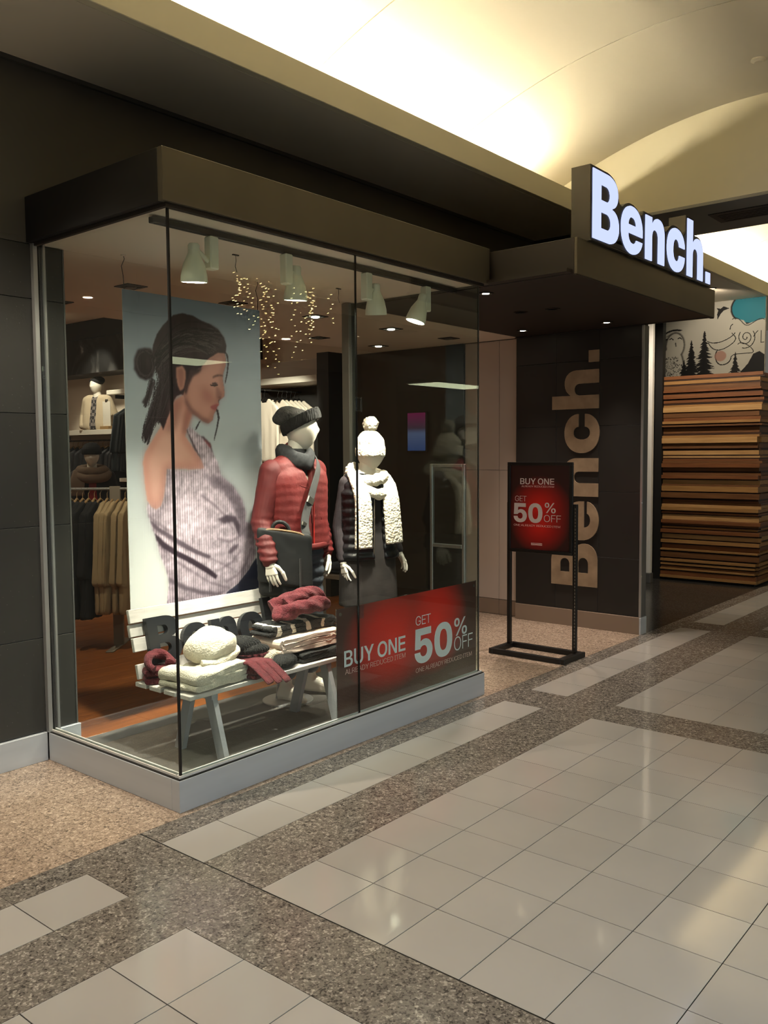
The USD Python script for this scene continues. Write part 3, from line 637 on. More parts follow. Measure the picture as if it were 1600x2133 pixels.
spr = thing('smoke_detector', 'small round cream detector on the vaulted ceiling at the right edge', 'detector', (4.2, -1.13, vault_z(-1.13)))
obj('body', xf(revolve([(.001, 0), (.05, 0), (.052, -.012), (.03, -.025), (.001, -.026)], 24), loc=(4.2, -1.13, vault_z(-1.13) + .002)), 'vault_paint', spr)

for i, (x, y) in enumerate([(6.75, .62), (8.55, .70), (-1.15, .62)]):  # out of view, placed to light the timber wall, mural and left floor
    downlight(x, y, SOF - .001, True, ['unseen downlight in the soffit lighting the stacked timber wall', 'unseen downlight in the soffit lighting the mural', 'unseen downlight in the soffit lighting the floor left of the window'][i], glow='lamp_dim')
    disk_light(f'/World/downlight_beam_{i + 10:03d}', (x, y, SOF - .03), ((8.2, y, .7), (9.58, y, 2.9), (x + .25, y - .15, 0))[i], .04, DOWN * (36, 10, 60)[i], (1, .84, .66), 52, .7)
# ------------------------------------------------------------------ stacked timber wall and the mural above
wt = structure('wall_far')
obj('core', bx(8.26, 11.5, .06, 1.16, .03, 2.46), 'wall_black', wt)
z, k, last = .03, 0, None
rr = random.Random(23)
while z < 2.5:
    gap = last not in (None, 'plank_dark') and rr.random() < .42
    h = rr.choice([.014, .018, .024]) if gap else rr.choice([.022, .028, .034, .042, .052, .066]); h = min(h, 2.5 - z)
    if 2.5 - z - h < .02: h = 2.5 - z
    mt = 'plank_dark' if gap else rr.choice([m for m in ('plank_honey', 'plank_pale', 'plank_brown', 'plank_red', 'plank_honey', 'plank_brown') if m != last]); last = mt
    d, e = rr.choice([0, .012, .03, .045, .05]), rr.uniform(-.03, .03)
    if mt == 'plank_dark': d = .05
    obj('plank', bx(8.2 + d, 8.27, e, 1.16, z + .0006, z + h - .0006, .001), mt, wt)
    obj('plank', bx(8.27, 11.5, .0 + d * .8, .07, z + .0006, z + h - .0006, .001), mt, wt)
    z += h
obj('plinth', bx(8.27, 11.5, .05, 1.16, 0, .03), 'wall_black', wt)
POSTER = {
    'hair_back': '332,1686 396,1704 472,1698 527,1678 595,1663 658,1638 700,1592 717,1548 709,1502 637,1505 578,1464 520,1402 442,1392 424,1330 394,1253 340,1229 307,1176 290,1132 245,1036 235,1061 201,1112 159,1026 131,971 118,975 121,1034 150,1119 205,1240 227,1318 209,1376 186,1434 190,1502 219,1568 262,1623',
    'bun': '91,1473 136,1485 181,1483 205,1436 198,1367 182,1328 141,1308 96,1320 63,1365 68,1429',
    'strand1': '166,1314 196,1299 174,1230 137,1170 107,1185 144,1237',
    'strand2': '204,1232 245,1216 232,1130 168,1043 135,966 114,992 128,1059 163,1128',
    'strand3': '628,1169 645,1161 655,1115 637,1051 611,977 607,987 627,1051 641,1110',
    'strand4': '512,1094 500,1089 477,1057 469,1039 482,1044',
    'strand5': '705,1520 728,1494 735,1440 725,1384 705,1319 700,1327 719,1402 723,1466',
    'lock_front': '595,1663 652,1642 698,1596 710,1538 649,1542 604,1592 583,1635',
    'face': '425,1382 486,1386 578,1460 648,1499 698,1512 711,1475 708,1429 690,1386 683,1354 690,1309 696,1268 693,1245 669,1229 651,1225 646,1213 652,1197 643,1186 631,1180 637,1164 618,1147 608,1130 601,1100 568,1080 528,1092 484,1120 446,1136 406,1188 392,1249',
    'ear': '345,1394 388,1406 409,1381 410,1329 395,1275 368,1261 352,1291 343,1342',
    'neck': '235,1061 290,1132 329,1203 392,1240 414,1188 451,1137 422,1065 396,1003 457,932 517,860 538,810 264,812 258,759 239,655 219,605 185,587 150,602 126,643 114,729 104,856 120,907 166,973 208,1027',
    'neck_shadow': '414,1180 457,1132 424,1065 398,1003 377,1029 385,1117',
    'collar_in': '405,1043 476,1004 532,1000 582,959 598,904 546,896 517,860 457,932',
    'collar_red': '492,977 543,982 582,950 575,914 518,896 474,941',
    'sweater': '264,814 404,801 532,813 517,864 458,959 410,1043 433,1056 459,1021 519,941 563,887 631,849 655,766 747,703 816,620 848,533 840,474 896,463 913,365 926,267 864,176 775,100 682,55 611,41 494,38 252,30 261,166 239,244 200,335 182,424 144,513 120,596 130,634 153,600 185,586 219,604 241,655 259,759',
    'lapel': '433,1056 460,1039 520,995 587,923 631,849 655,766 583,768 538,810 506,878 453,985',
    'fold1': '537,769 653,766 747,698 818,610 846,523 837,467 796,460 744,586 674,664 581,713',
    'fold2': '623,504 694,528 767,514 802,450 791,384 767,434 742,482 669,478',
    'fold3': '695,298 738,332 787,347 774,319 725,286',
    'fold4': '777,433 827,467 896,463 913,346 863,369 800,384',
    'band1': '144,530 213,478 327,412 457,338 570,287 547,271 434,318 316,387 202,457 157,491',
    'band2': '169,460 231,402 315,347 434,286 545,220 614,166 601,144 522,195 411,261 303,317 220,368 180,415',
    'bandlight': '181,463 305,383 457,311 616,250 662,198 614,175 500,252 315,351 222,421',
    'hem1': '257,198 385,129 496,88 611,64 683,64 611,41 495,65 362,109 261,166',
    'skirt': '261,166 362,105 495,56 611,41 682,55 608,-76 229,-55 245,67',
    'jeans': '682,55 775,100 864,176 930,247 951,50 681,8',
    'brow': '608,1358 645,1373 686,1374 683,1363 645,1361 610,1348',
    'eye': '600,1318 625,1325 644,1319 629,1307 608,1307',
    'lips': '588,1182 629,1195 652,1197 643,1186 633,1180 637,1164 616,1158 588,1170',
    'nostril': '647,1238 667,1244 672,1233 651,1226',
    'cheek': '528,1300 596,1267 629,1215 571,1185 515,1228',
    'jaw': '404,1223 447,1163 523,1112 580,1095 568,1080 528,1090 484,1118 444,1136 403,1188',
    'crease1': '161,477 305,387 457,311 639,238 734,190',
    'crease2': '200,388 302,290 431,205 566,125 683,83',
    'crease3': '620,389 714,362 788,385 839,428',
    'crease4': '544,192 638,201 735,238 798,298',
    'crease5': '511,652 601,593 694,514 740,435',
    'crease6': '296,69 404,36 539,-1 633,-5',
    'crease7': '684,121 770,149 846,217 887,309',
    'crease8': '133,557 183,511 265,461',
    'nose_side': '632,1305 657,1289 677,1253 665,1229 641,1224 628,1251',
    'temple': '420,1404 486,1395 531,1407 514,1379 463,1350 430,1295 410,1241 397,1258 418,1329',
    'lash': '588,1312 614,1307 644,1315 648,1308 620,1298 591,1303',
    'neck_side': '307,1202 351,1230 392,1240 381,1152 346,1064 302,1019 260,1027 295,1123',
    'shadow': '981,1095 917,1055 877,979 837,884 785,772 765,707 832,676 872,751 936,807 986,845',
}
# ------------------------------------------------------------------ flat prints: a fine grid with one colour per vertex
class Print:
    def __init__(self, w, h, step):
        self.w, self.h = w, h
        self.nx, self.ny = int(w / step) + 1, int(h / step) + 1
        self.u, self.v = np.meshgrid(np.linspace(0, w, self.nx), np.linspace(0, h, self.ny))
        self.c = np.zeros((self.ny, self.nx, 3)); self.step = step
    def mask(self, poly, blur=0.0):
        m = contains_xy(poly, self.u, self.v).astype(float)
        return ndimage.gaussian_filter(m, blur / self.step) if blur else m
    def fill(self, poly, rgb, blur=0.0, alpha=1.0):
        if not hasattr(poly, 'geom_type'): poly = Polygon(poly).buffer(0)
        m = (self.mask(poly, blur) * alpha)[..., None]
        col = np.array(rgb, float) if np.ndim(rgb) == 1 else rgb
        self.c = self.c * (1 - m) + col * m
        return m[..., 0]
    def line(self, pts, width, rgb, blur=0.0, alpha=1.0):
        self.fill(LineString(pts).buffer(width / 2), rgb, blur, alpha)
    def put(self, at, name, mat, parent, thick=.003):
        """at(u, v, d): the world point of the print's point (u, v), d metres behind its face."""
        lin_ = np.clip(self.c / 255, 0, 1); lin_ = np.where(lin_ <= .04045, lin_ / 12.92, ((lin_ + .055) / 1.055) ** 2.4)
        V = np.array(at(self.u.ravel(), self.v.ravel(), 0.0)).T
        i = np.arange(self.nx * self.ny).reshape(self.ny, self.nx)
        a, b, c, d = i[:-1, :-1].ravel(), i[:-1, 1:].ravel(), i[1:, 1:].ravel(), i[1:, :-1].ravel()
        F = np.vstack([np.stack([a, b, c], 1), np.stack([a, c, d], 1)])
        return obj(name, (V, F), mat, parent, colors=lin_.reshape(-1, 3))
def pts_of(s): return [tuple(float(q) / 1000 for q in p.split(',')) for p in s.split(' ')]
def nz(pr, s, seed=0, octaves=3, sx=1.0, sy=1.0):
    p = np.stack([pr.u * s * sx, pr.v * s * sy, np.zeros_like(pr.u)], -1) + 11.7
    return meshkit.fbm(p, octaves, seed) * 2 - 1

from scipy.interpolate import CubicSpline
def smooth_path(P, n):
    P = np.array(P, float); s = np.r_[0, np.cumsum(np.linalg.norm(np.diff(P, axis=0), axis=1))]
    return CubicSpline(s, P)(np.linspace(0, s[-1], n))
# the hanging poster: a woman in profile wearing an off-the-shoulder knitted sweater
PX0, PX1, PY, PZ0, PZ1 = .447, 1.437, 1.0, .70, 2.49
pr = Print(PX1 - PX0, PZ1 - PZ0, .0042)
t = np.clip(pr.v / pr.h, 0, 1)[..., None]
pr.c = np.array([228, 231, 226]) * (1 - t) ** .9 + np.array([120, 136, 152]) * (1 - (1 - t) ** .9)  # backdrop dims towards the top: the spotlight falloff painted into the print
PO = {k: pts_of(v) for k, v in POSTER.items()}
HAIR, SKIN, KNIT = np.array([30, 22, 26]), np.array([212, 166, 152]), np.array([184, 170, 182])
strand = nz(pr, 26, 3, 3, 1.6, .5)[..., None]
hair_c = HAIR + strand * 16 + np.array([8, 3, 5])
knit_c = KNIT * (1 + .34 * nz(pr, 42, 5)[..., None]) * (1 + .15 * np.sin(pr.u * 2 * PI / .0168)[..., None]) + 8 * nz(pr, 7, 8)[..., None]
skin_c = SKIN + 12 * nz(pr, 5, 2)[..., None]
pr.fill(PO['bun'], hair_c - 10, .006); pr.fill(PO['strand1'], hair_c - 6, .004, .85); pr.fill(PO['strand2'], hair_c - 8, .005, .9)
pr.fill(unary_union([Polygon(PO[k]).buffer(0) for k in ('face', 'ear', 'hair_back')]).buffer(.03).buffer(-.032), hair_c, .003)
pr.fill(PO['neck'], skin_c, .003)
nb = pr.mask(Polygon(PO['neck']).buffer(0))
pr.fill(Polygon(PO['neck']).buffer(0).difference(Polygon(PO['neck']).buffer(-.03)), np.array([178, 108, 98]), .02, .55)
pr.fill(PO['neck_shadow'], np.array([140, 92, 84]), .012, .8)
pr.fill(PO['collar_in'], np.array([70, 58, 66]), .004); pr.fill(PO['collar_red'], np.array([146, 70, 74]), .006, .8)
pr.fill(PO['skirt'], knit_c - np.array([8, 14, 6]), .003); pr.fill(PO['jeans'], np.array([44, 48, 66]), .003)
pr.fill(PO['sweater'], knit_c, .003)
sw = Polygon(PO['sweater']).buffer(0)
pr.fill(sw.difference(sw.buffer(-.035)).intersection(sw.buffer(-.001)), knit_c - 50, .022, .6)
pr.fill(PO['lapel'], knit_c - 10, .004)
for k in PO:
    if k.startswith('crease'): pr.line(PO[k], .013, np.array([92, 80, 90]), .006, .55)
for k, c, b, a in (('fold1', 84, .012, .6), ('fold2', 60, .006, .85), ('fold3', 66, .006, .8), ('fold4', 96, .014, .6), ('band1', 74, .004, .85), ('band2', 46, .004, .95), ('hem1', 84, .006, .8)):
    pr.fill(PO[k], np.array([c + 4, c - 6, c + 4]), b, a)
pr.fill(PO['bandlight'], knit_c + 16, .004, .6)
face = Polygon(PO['face']).buffer(0)
pr.fill(PO['face'], skin_c - np.array([34, 34, 32]), .0025)
pr.fill(face.difference(face.buffer(-.022)), np.array([120, 82, 78]), .014, .6)
pr.fill(PO['cheek'], np.array([138, 88, 82]), .02, .6); pr.fill(PO['jaw'], np.array([96, 66, 62]), .010, .75)
pr.fill(PO['hair_back'], hair_c, .003); pr.fill(PO['lock_front'], hair_c + 18, .010, .7)
hb, hr_ = Polygon(PO['hair_back']).buffer(-.004), random.Random(3)
hx0, hz0, hx1, hz1 = hb.bounds
top_ = np.array(PO['hair_back'][3]); bun_c = np.array(Polygon(PO['bun']).centroid.coords[0])
def strands(lines, inside):
    for P, w_, c_ in lines:
        g = LineString(smooth_path(np.column_stack([P, np.zeros(len(P))]), 24)[:, :2]).buffer(w_ / 2)
        g = g.intersection(inside) if inside is not None else g
        if not g.is_empty: pr.fill(g, HAIR + c_, .0016, .8)
front_ = np.array([PO['hair_back'][i] for i in (6, 7, 8, 9, 10)])
ls = []
for k in range(70):
    t = hr_.random(); a = front_[0] * (1 - t) + front_[-1] * t + np.array([hr_.uniform(-.02, .02), hr_.uniform(-.01, .05)])
    b = bun_c + np.array([.06, hr_.uniform(-.06, .05)]); m_ = (a + b) / 2 + np.array([0, .085 + hr_.uniform(-.05, .05)])
    ls.append(([a, m_, b], hr_.choice([.004, .005, .007]), hr_.choice([26, 40, 18, -14, -16])))
strands(ls, hb)
ls = []
for k in range(46):
    a = bun_c + np.array([hr_.uniform(.05, .20), hr_.uniform(-.12, .06)]); b = np.array([hr_.uniform(.055, .19), hr_.uniform(.86, 1.04)]); m_ = (a + b) / 2 + np.array([hr_.uniform(-.03, .03), 0])
    ls.append(([a, m_, b], hr_.choice([.003, .004, .005]), hr_.choice([20, 6, -10, 30])))
strands(ls, unary_union([Polygon(PO[k]).buffer(0) for k in ('hair_back', 'strand1', 'strand2')]).buffer(.014))
ls = [([bun_c + .06 * np.array([math.cos(q0), math.sin(q0) * 1.3]), bun_c + .05 * np.array([math.cos(q0 + 1), math.sin(q0 + 1) * 1.3]), bun_c + .055 * np.array([math.cos(q0 + 2), math.sin(q0 + 2) * 1.3])], .005, hr_.choice([30, 18, -14])) for q0 in np.linspace(0, 6, 16)]
strands(ls, Polygon(PO['bun']))
pr.fill(PO['ear'], skin_c - 44, .004); pr.fill(Polygon(PO['ear']).buffer(-.012), np.array([128, 84, 78]), .006, .6)
pr.fill(PO['brow'], np.array([70, 50, 48]), .004, .85); pr.fill(PO['eye'], np.array([58, 46, 50]), .003, .9)
pr.fill(PO['lips'], np.array([140, 74, 76]), .003, .9); pr.fill(PO['nostril'], np.array([110, 70, 66]), .003, .8)
pr.fill(PO['nose_side'], np.array([112, 78, 72]), .007, .55); pr.fill(PO['temple'], hair_c - 4, .006, .8); pr.fill(PO['lash'], np.array([40, 32, 34]), .002, .9); pr.fill(PO['neck_side'], np.array([120, 78, 72]), .02, .6)
for k in ('strand3', 'strand4', 'strand5'): pr.fill(PO[k], HAIR, .002, .8)
poster = thing('hanging_poster', 'tall hanging poster of a woman in profile wearing a lilac off-the-shoulder knitted sweater', 'poster', ((PX0 + PX1) / 2, PY, PZ0))
obj('board', bx(PX0, PX1, PY + .0004, PY + .004, PZ0, PZ1), 'white_metal', poster)
pr.put(lambda u, v, d: (PX0 + u, np.full_like(u, PY) + d, PZ0 + v), 'print', 'poster_print', poster)
for x, s in ((PX0 + .015, -1), (PX1 - .015, 1)):
    obj('hanging_wire', tube([(x, PY + .002, PZ1 - .01), (x + .004 * s, PY + .002, PZ1 + .07), (x - .012, PY + .004, PZ1 + .12), (x + .006, PY + .002, PZ1 + .16), (x, PY + .002, DH + .003)], .0022, 6), 'black_metal', poster)
    obj('wire_hook', cyl((x, PY + .002, DH - .004), (x, PY + .002, DH + .004), .014, 12), 'beige_ceiling', poster)
for i, (x, y) in enumerate([(.86, .55), (1.30, .62), (1.95, .8)]):
    h = thing('ceiling_hook', ['small dark ceiling hook above the left half of the poster', 'small dark ceiling hook above the right half of the poster', 'small dark ceiling hook above the red jacket mannequin'][i], 'hook', (x, y, DH - .09))
    obj('plate', bx(x - .02, x + .02, y - .006, y + .006, DH - .002, DH + .004), 'black_metal', h)
    obj('wire', tube([(x, y, DH), (x + .002, y, DH - .03), (x - .004, y, DH - .06), (x + .008, y, DH - .09)], .0016, 6), 'black_metal', h)

# ------------------------------------------------------------------ track and spotlights over the display
TY, TZ = .22, DH - .004
track = thing('light_track', 'black lighting track running along the display ceiling above the glass', 'light track', (1.28, TY, TZ - .03))
obj('rail', bx(.08, 2.44, TY - .018, TY + .018, TZ - .028, TZ, .003), 'black_metal', track)
obj('slot', bx(.10, 2.42, TY - .006, TY + .006, TZ - .030, TZ - .027), 'vent_black', track)
SPOTS = [(.424, .317, (.56, .60, .55), 'leftmost white spotlight, its bell left of its stem, above the hanging poster'),
         (.919, .985, (1.16, .60, .6), 'second white spotlight from the left, its bell right of its stem'),
         (1.559, 1.64, (1.98, .50, 1.25), 'third white spotlight from the left, just right of the glass joint'),
         (2.126, 2.05, (1.53, .66, 1.42), 'rightmost white spotlight, its bell tilted left, above the white scarf mannequin')]
for i, (ax, hx, aim, lb) in enumerate(SPOTS):
    t = thing('track_spotlight', lb, 'spotlight', (ax, TY, TZ - .18), group='white spotlights on the display track')
    obj('adapter', bx(ax - .026, ax + .026, TY - .026, TY + .026, TZ - .185, TZ - .030, .006), 'lamp_shell', t)
    c = np.array([hx, TY, TZ - .19]); a = np.array(aim) - c; a /= np.linalg.norm(a)
    a = a * .55 + np.array([0, -.02, -1.0]) * .45; a /= np.linalg.norm(a)
    R = trimesh.geometry.align_vectors([0, 0, -1], a)
    prof = [(.001, .112), (.020, .110), (.027, .100), (.027, .066), (.034, .050), (.052, .010), (.062, -.040), (.0635, -.068), (.058, -.068), (.055, -.040), (.001, -.03)]
    shell = revolve(prof, 36); shell.apply_transform(R); shell.apply_translation(c)
    obj('bell', shell, 'lamp_shell', t, smooth=40)
    lens = revolve([(.0565, -.060), (.0565, -.056), (.001, -.056)], 32); lens.apply_transform(R); lens.apply_translation(c)
    obj('lens', lens, 'lamp_track', t)
    s = 1 if hx > ax else -1
    k = (R @ np.array([-s * .027, 0, .08, 0]))[:3] + c
    obj('yoke', tube([(ax + s * .02, TY, TZ - .15), tuple((np.array([ax + s * .02, TY, TZ - .15]) + k) / 2), tuple(k)], .010, 10), 'lamp_shell', t)
    pos = c + a * .071
    disk_light(f'/World/spot_beam_{i:03d}', pos, pos + a if False else aim, .05, SPOT * (4.6, 4.2, 8.0, 5.0)[i], (1, .89, .75), (36, 34, 20, 24)[i], (1, 1, .8, 1)[i])

# ------------------------------------------------------------------ the bench
BX0, BX1 = .297, 1.52
bench = thing('display_bench', 'small white slatted bench with black shop-name letters along its backrest', 'bench', ((BX0 + BX1) / 2, .5, .05))
SEAT = .412
for k in range(4): obj('seat_slat', bx(BX0, BX1, .298 + k * .121, .392 + k * .121, SEAT - .024, SEAT, .003), 'timber_white', bench)
b0, b1 = np.array([.715, .430]), np.array([.800, .790]); bd = (b1 - b0) / np.linalg.norm(b1 - b0); bn = np.array([bd[1], -bd[0]])
def on_back(x, t, d): return (x, *(b0 + bd * t - bn * (-1) * 0 + np.array([-bn[0], -bn[1]]) * d))
def back_box(x0, x1, t0, t1, d0, d1, bev=.003):
    m = bx(x0, x1, d0, d1, t0, t1, bev); v = m.vertices.copy()
    yz = b0 + np.outer(v[:, 2], bd) + np.outer(v[:, 1], np.array([bd[1], -bd[0]]))
    m.vertices = np.column_stack([v[:, 0], yz]); return m
for t0, t1, d in ((.0, .078, .0), (.142, .216, .0), (.222, .288, .016), (.292, .366, .0)):
    obj('back_slat', back_box(BX0, BX1, t0, t1, d, d + .024), 'timber_white', bench)
for x in (.45, 1.30): obj('back_support', back_box(x - .03, x + .03, -.06, .35, .026 + .016, .062), 'bench_leg', bench)
for c, g in fit_text('Bench', 'K', .245, 1.0):
    m = prism(affinity.translate(g, .372, .062), .030); v = m.vertices.copy()
    yz = b0 + np.outer(v[:, 1], bd) - np.outer(v[:, 2] + .001, np.array([bd[1], -bd[0]]))
    m.vertices = np.column_stack([v[:, 0], yz])
    obj('letter', m, 'bench_letter', bench)
def leg(x, y0, y1, w=.062, th=.03):
    r = []
    for z, y in ((.05, y0), (SEAT - .026, y1)): r.append(np.array([(x - th / 2, y - w / 2, z), (x + th / 2, y - w / 2, z), (x + th / 2, y + w / 2, z), (x - th / 2, y + w / 2, z)]))
    return loft(r)
for x in (.46, 1.30):
    obj('leg', leg(x, .245, .345), 'bench_leg', bench); obj('leg', leg(x, .60, .50), 'bench_leg', bench)
    obj('seat_bearer', bx(x - .02, x + .02, .31, .755, SEAT - .052, SEAT - .0245), 'bench_leg', bench)
# ------------------------------------------------------------------ mannequins
def hand_bones(w, d, palm, thumb, L=.175, curl=.35):
    """A hand from the wrist w along d; palm: the way the palm faces; thumb: the side of the thumb. Five separate fingers."""
    w, d, palm, thumb = (np.array(q, float) for q in (w, d, palm, thumb))
    d /= np.linalg.norm(d); thumb = thumb - d * (thumb @ d); thumb /= np.linalg.norm(thumb); palm = np.cross(d, thumb) * np.sign(np.cross(d, thumb) @ palm)
    k = L / .175
    kn = [w + d * (.082 * k - .004 * abs(i - 1) * k) + thumb * (.030 - .020 * i) * k for i in range(4)]
    bs = [((w, .021 * k), (w + d * .03 * k + thumb * .012 * k, .021 * k), (w + d * .03 * k - thumb * .012 * k, .020 * k))]
    bs.append(((w + d * .03 * k + thumb * .014 * k, .016 * k), (w + d * .03 * k - thumb * .016 * k, .015 * k), (kn[0], .0115 * k), (kn[3], .0105 * k)))
    for i, (ln, c) in enumerate(((.068, .9), (.076, 1.0), (.070, 1.1), (.056, 1.25))):
        p, a, r = kn[i], 0.0, (.0092, .0094, .009, .008)[i] * k
        for j, f in enumerate((.46, .30, .24)):
            a += curl * c * (.55, .8, .7)[j]
            q = p + (d * math.cos(a) + palm * math.sin(a) - thumb * (i - 1) * .05) * ln * f * k
            bs.append(((p, r), (q, r * .9))); p, r = q, r * .9
    p = w + d * .022 * k + thumb * .020 * k
    for q, r in ((p + (d * .55 + thumb * .65 + palm * .25) * .038 * k, .0115), (p + (d * .9 + thumb * .62 + palm * .45) * .064 * k, .0098), (p + (d * 1.25 + thumb * .52 + palm * .6) * .080 * k, .0085)):
        bs.append(((p, .0125 * k), (q, r * k))); p = q
    return bs
def egg(c, yaw, h=.235, w=.155, d=.19, tilt=0.0):
    """A featureless display head: an egg whose narrow chin points down and forward; a shallow brow, nose ridge and cheek."""
    m = trimesh.creation.icosphere(4); v = m.vertices.copy()
    z = v[:, 2]; taper = 1 - .34 * np.clip(-z, 0, 1) ** 1.3 - .05 * np.clip(z, 0, 1)
    x, y = v[:, 0] * taper * w / 2, v[:, 1] * taper * d / 2
    front = np.clip(v[:, 1], 0, 1)
    y = y + front * (.010 * np.exp(-((z + .12) / .16) ** 2) * np.exp(-(v[:, 0] / .22) ** 2)) - np.clip(-z - .2, 0, 1) * np.clip(-v[:, 1], 0, 1) * .05
    y = y + np.clip(-z, 0, 1) * .012
    y = y - front * .006 * np.exp(-((z - .12) / .12) ** 2) * np.exp(-((abs(v[:, 0]) - .4) / .18) ** 2)
    m.vertices = np.column_stack([x, y, z * h / 2])
    m.apply_transform(trimesh.transformations.rotation_matrix(tilt, [1, 0, 0]))
    m.apply_transform(trimesh.transformations.rotation_matrix(yaw, [0, 0, 1])); m.apply_translation(c)
    return m
def union_tm(ms): return to_tm(m3.Manifold.batch_boolean([manifold(m) for m in ms], m3.OpType.Add))
class Figure:
    """A display mannequin's joints. Faces the direction (cos f, sin f); R and L are its own right and left."""
    def __init__(s, x, y, z0, height, face, sh=.19, hip=.10):
        s.o = np.array([x, y, z0]); s.h = height; k = height / 1.80; s.k = k
        s.f = np.array([math.cos(face), math.sin(face), 0]); s.r = np.array([s.f[1], -s.f[0], 0]); s.face = face
        s.up = np.array([0, 0, 1.0])
        s.sh, s.hip = sh * k, hip * k
    def p(s, right, fwd, up): return s.o + s.r * right * s.k + s.f * fwd * s.k + s.up * up * s.k
def mannequin_body(F, arms, legs, head_yaw, head_tilt=0.0, female=False, head_off=(0, .02, 1.69)):
    """One continuous figure. arms: {side: (shoulder, elbow, wrist, hand dir, palm, thumb)}; legs: {side: (hip, knee, ankle, toe)}."""
    p, k = F.p, F.k
    w = .78 if female else 1.0
    def el(a, b, c): return (a * k, b * k, c * k)
    bs = [((p(-.15 * w, 0, 1.44), .055 * k), (p(.15 * w, 0, 1.44), .055 * k), (p(0, -.01, 1.47), .06 * k)),
          ((p(-.12 * w, .0, 1.36), .09 * k), (p(.12 * w, .0, 1.36), .09 * k), (p(-.07 * w, .0, 1.10), .095 * k * w), (p(.07 * w, .0, 1.10), .095 * k * w)),
          ((p(-.07 * w, 0, 1.10), .095 * k * w), (p(.07 * w, 0, 1.10), .095 * k * w), (p(-.085, 0, .93), .10 * k), (p(.085, 0, .93), .10 * k)),
          ((p(0, -.005, 1.46), .062 * k), (p(0, .012, 1.60), .052 * k))]
    for s, (a, b, c, d, pl, th) in arms.items():
        bs += [((a, .052 * k * w), (b, .042 * k * w)), ((b, .042 * k * w), (c, .026 * k))]
    for s, (h, kn, an, toe) in legs.items():
        bs += [((h, .088 * k), (kn, .056 * k)), ((kn, .055 * k), (kn * .6 + an * .4 - F.f * .012 * k, .054 * k), (an, .036 * k))]
        heel = an - F.f * .035 * k; heel[2] = F.o[2] + .032 * k
        ball_ = an * .25 + toe * .75
        bs += [((an, .036 * k), (heel, .030 * k), (ball_ + F.up * .012 * k, .030 * k)), ((heel, .030 * k), (ball_, .028 * k), (toe, .019 * k))]
    body = soften(bones(bs), .016, 10)
    hands = [soften(bones(hand_bones(c, d, pl, th, .175 * k * (.92 if female else 1.0))), .0045, 4) for (a, b, c, d, pl, th) in arms.values()]
    head = egg(p(*head_off), head_yaw - PI / 2, .245 * k, .165 * k, .205 * k, head_tilt)
    return union_tm([body, head] + hands)
def garment(bs, fn, edge=.013, rounds=10, cut=None):
    man = bones(bs)
    if cut is not None:
        for c in cut: man = man - c
    return displace(soften(man, edge, rounds), fn)
def stand_plate(name_parent, x, y, z, r=.15, rod=None):
    obj('base_plate', xf(revolve([(.001, 0), (r, 0), (r, .006), (r - .006, .009), (.001, .009)], 40), loc=(x, y, z)), 'aluminium', name_parent)
    if rod: obj('support_rod', cyl(rod[0], rod[1], .008, 12), 'aluminium', name_parent)

knit('knit_gray', (54, 53, 52), (90, 88, 85)); knit('knit_cuff', (26, 26, 25), (40, 39, 38), stretch=(1, 1, .2))
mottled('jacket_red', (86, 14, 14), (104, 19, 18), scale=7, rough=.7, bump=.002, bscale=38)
mottled('jacket_red_shaded', (74, 13, 15), (90, 18, 18), scale=7, rough=.7)  # same red cloth, its shaded side put into the right sleeve's colour
plain('zip_red', (176, 40, 34), .5)
mottled('denim', (40, 46, 54), (70, 78, 88), scale=9, rough=.85, bump=.001, bscale=300)
mottled('shirt_charcoal', (34, 34, 36), (58, 60, 62), scale=40, rough=.9)
plain('bag_black', (14, 16, 17), .7); plain('strap_gray', (62, 62, 62), .8); plain('leather_tan', (120, 96, 66), .5); plain('buckle', (150, 148, 140), .3, .9)
knit('knit_white', (226, 214, 190), (244, 236, 216), scale=70, bump=.006, stretch=(1, 1, 1))
mottled('pompom_white', (232, 220, 198), (246, 240, 224), scale=60, rough=1.0, bump=.008, bscale=160)
mottled('vest_black', (14, 14, 17), (24, 24, 27), scale=6, rough=.38)
mottled('sleeve_plum', (34, 27, 31), (50, 42, 46), scale=30, rough=.9, bump=.001, bscale=400)
mottled('dress_charcoal', (30, 26, 25), (44, 38, 36), scale=8, rough=.9)
plain('zip_silver', (150, 140, 130), .3, .8)

# --- the man's figure in the red jacket
F = Figure(1.50, .77, .059, 1.80, -PI / 2 + .10)
p = F.p
armsA = {'R': (p(.205, -.01, 1.425), p(.272, -.035, 1.13), p(.335, .075, .905), F.up * -1 + F.f * .22 + F.r * .02, -F.r + F.f * .1, F.f - F.r * .2),
         'L': (p(-.205, -.01, 1.425), p(-.275, -.05, 1.13), p(-.245, .05, .90), F.up * -1 + F.f * .25 + F.r * .12, F.r, F.f + F.r * .5)}
legsA = {'R': (p(.095, .0, .90), p(.10, .03, .49), p(.085, -.03, .085), p(.10, .13, .022)), 'L': (p(-.095, 0, .90), p(-.11, .02, .49), p(-.145, -.02, .085), p(-.19, .13, .022))}
red = thing('mannequin', 'white egg-headed mannequin wearing a red zip jacket, gray beanie and dark jeans', 'mannequin', (1.50, .77, .05), group=None)
obj('body', mannequin_body(F, armsA, legsA, -PI / 2 + .62, .10, head_off=(-.015, .045, 1.685)), 'mannequin_white', red, smooth=True)
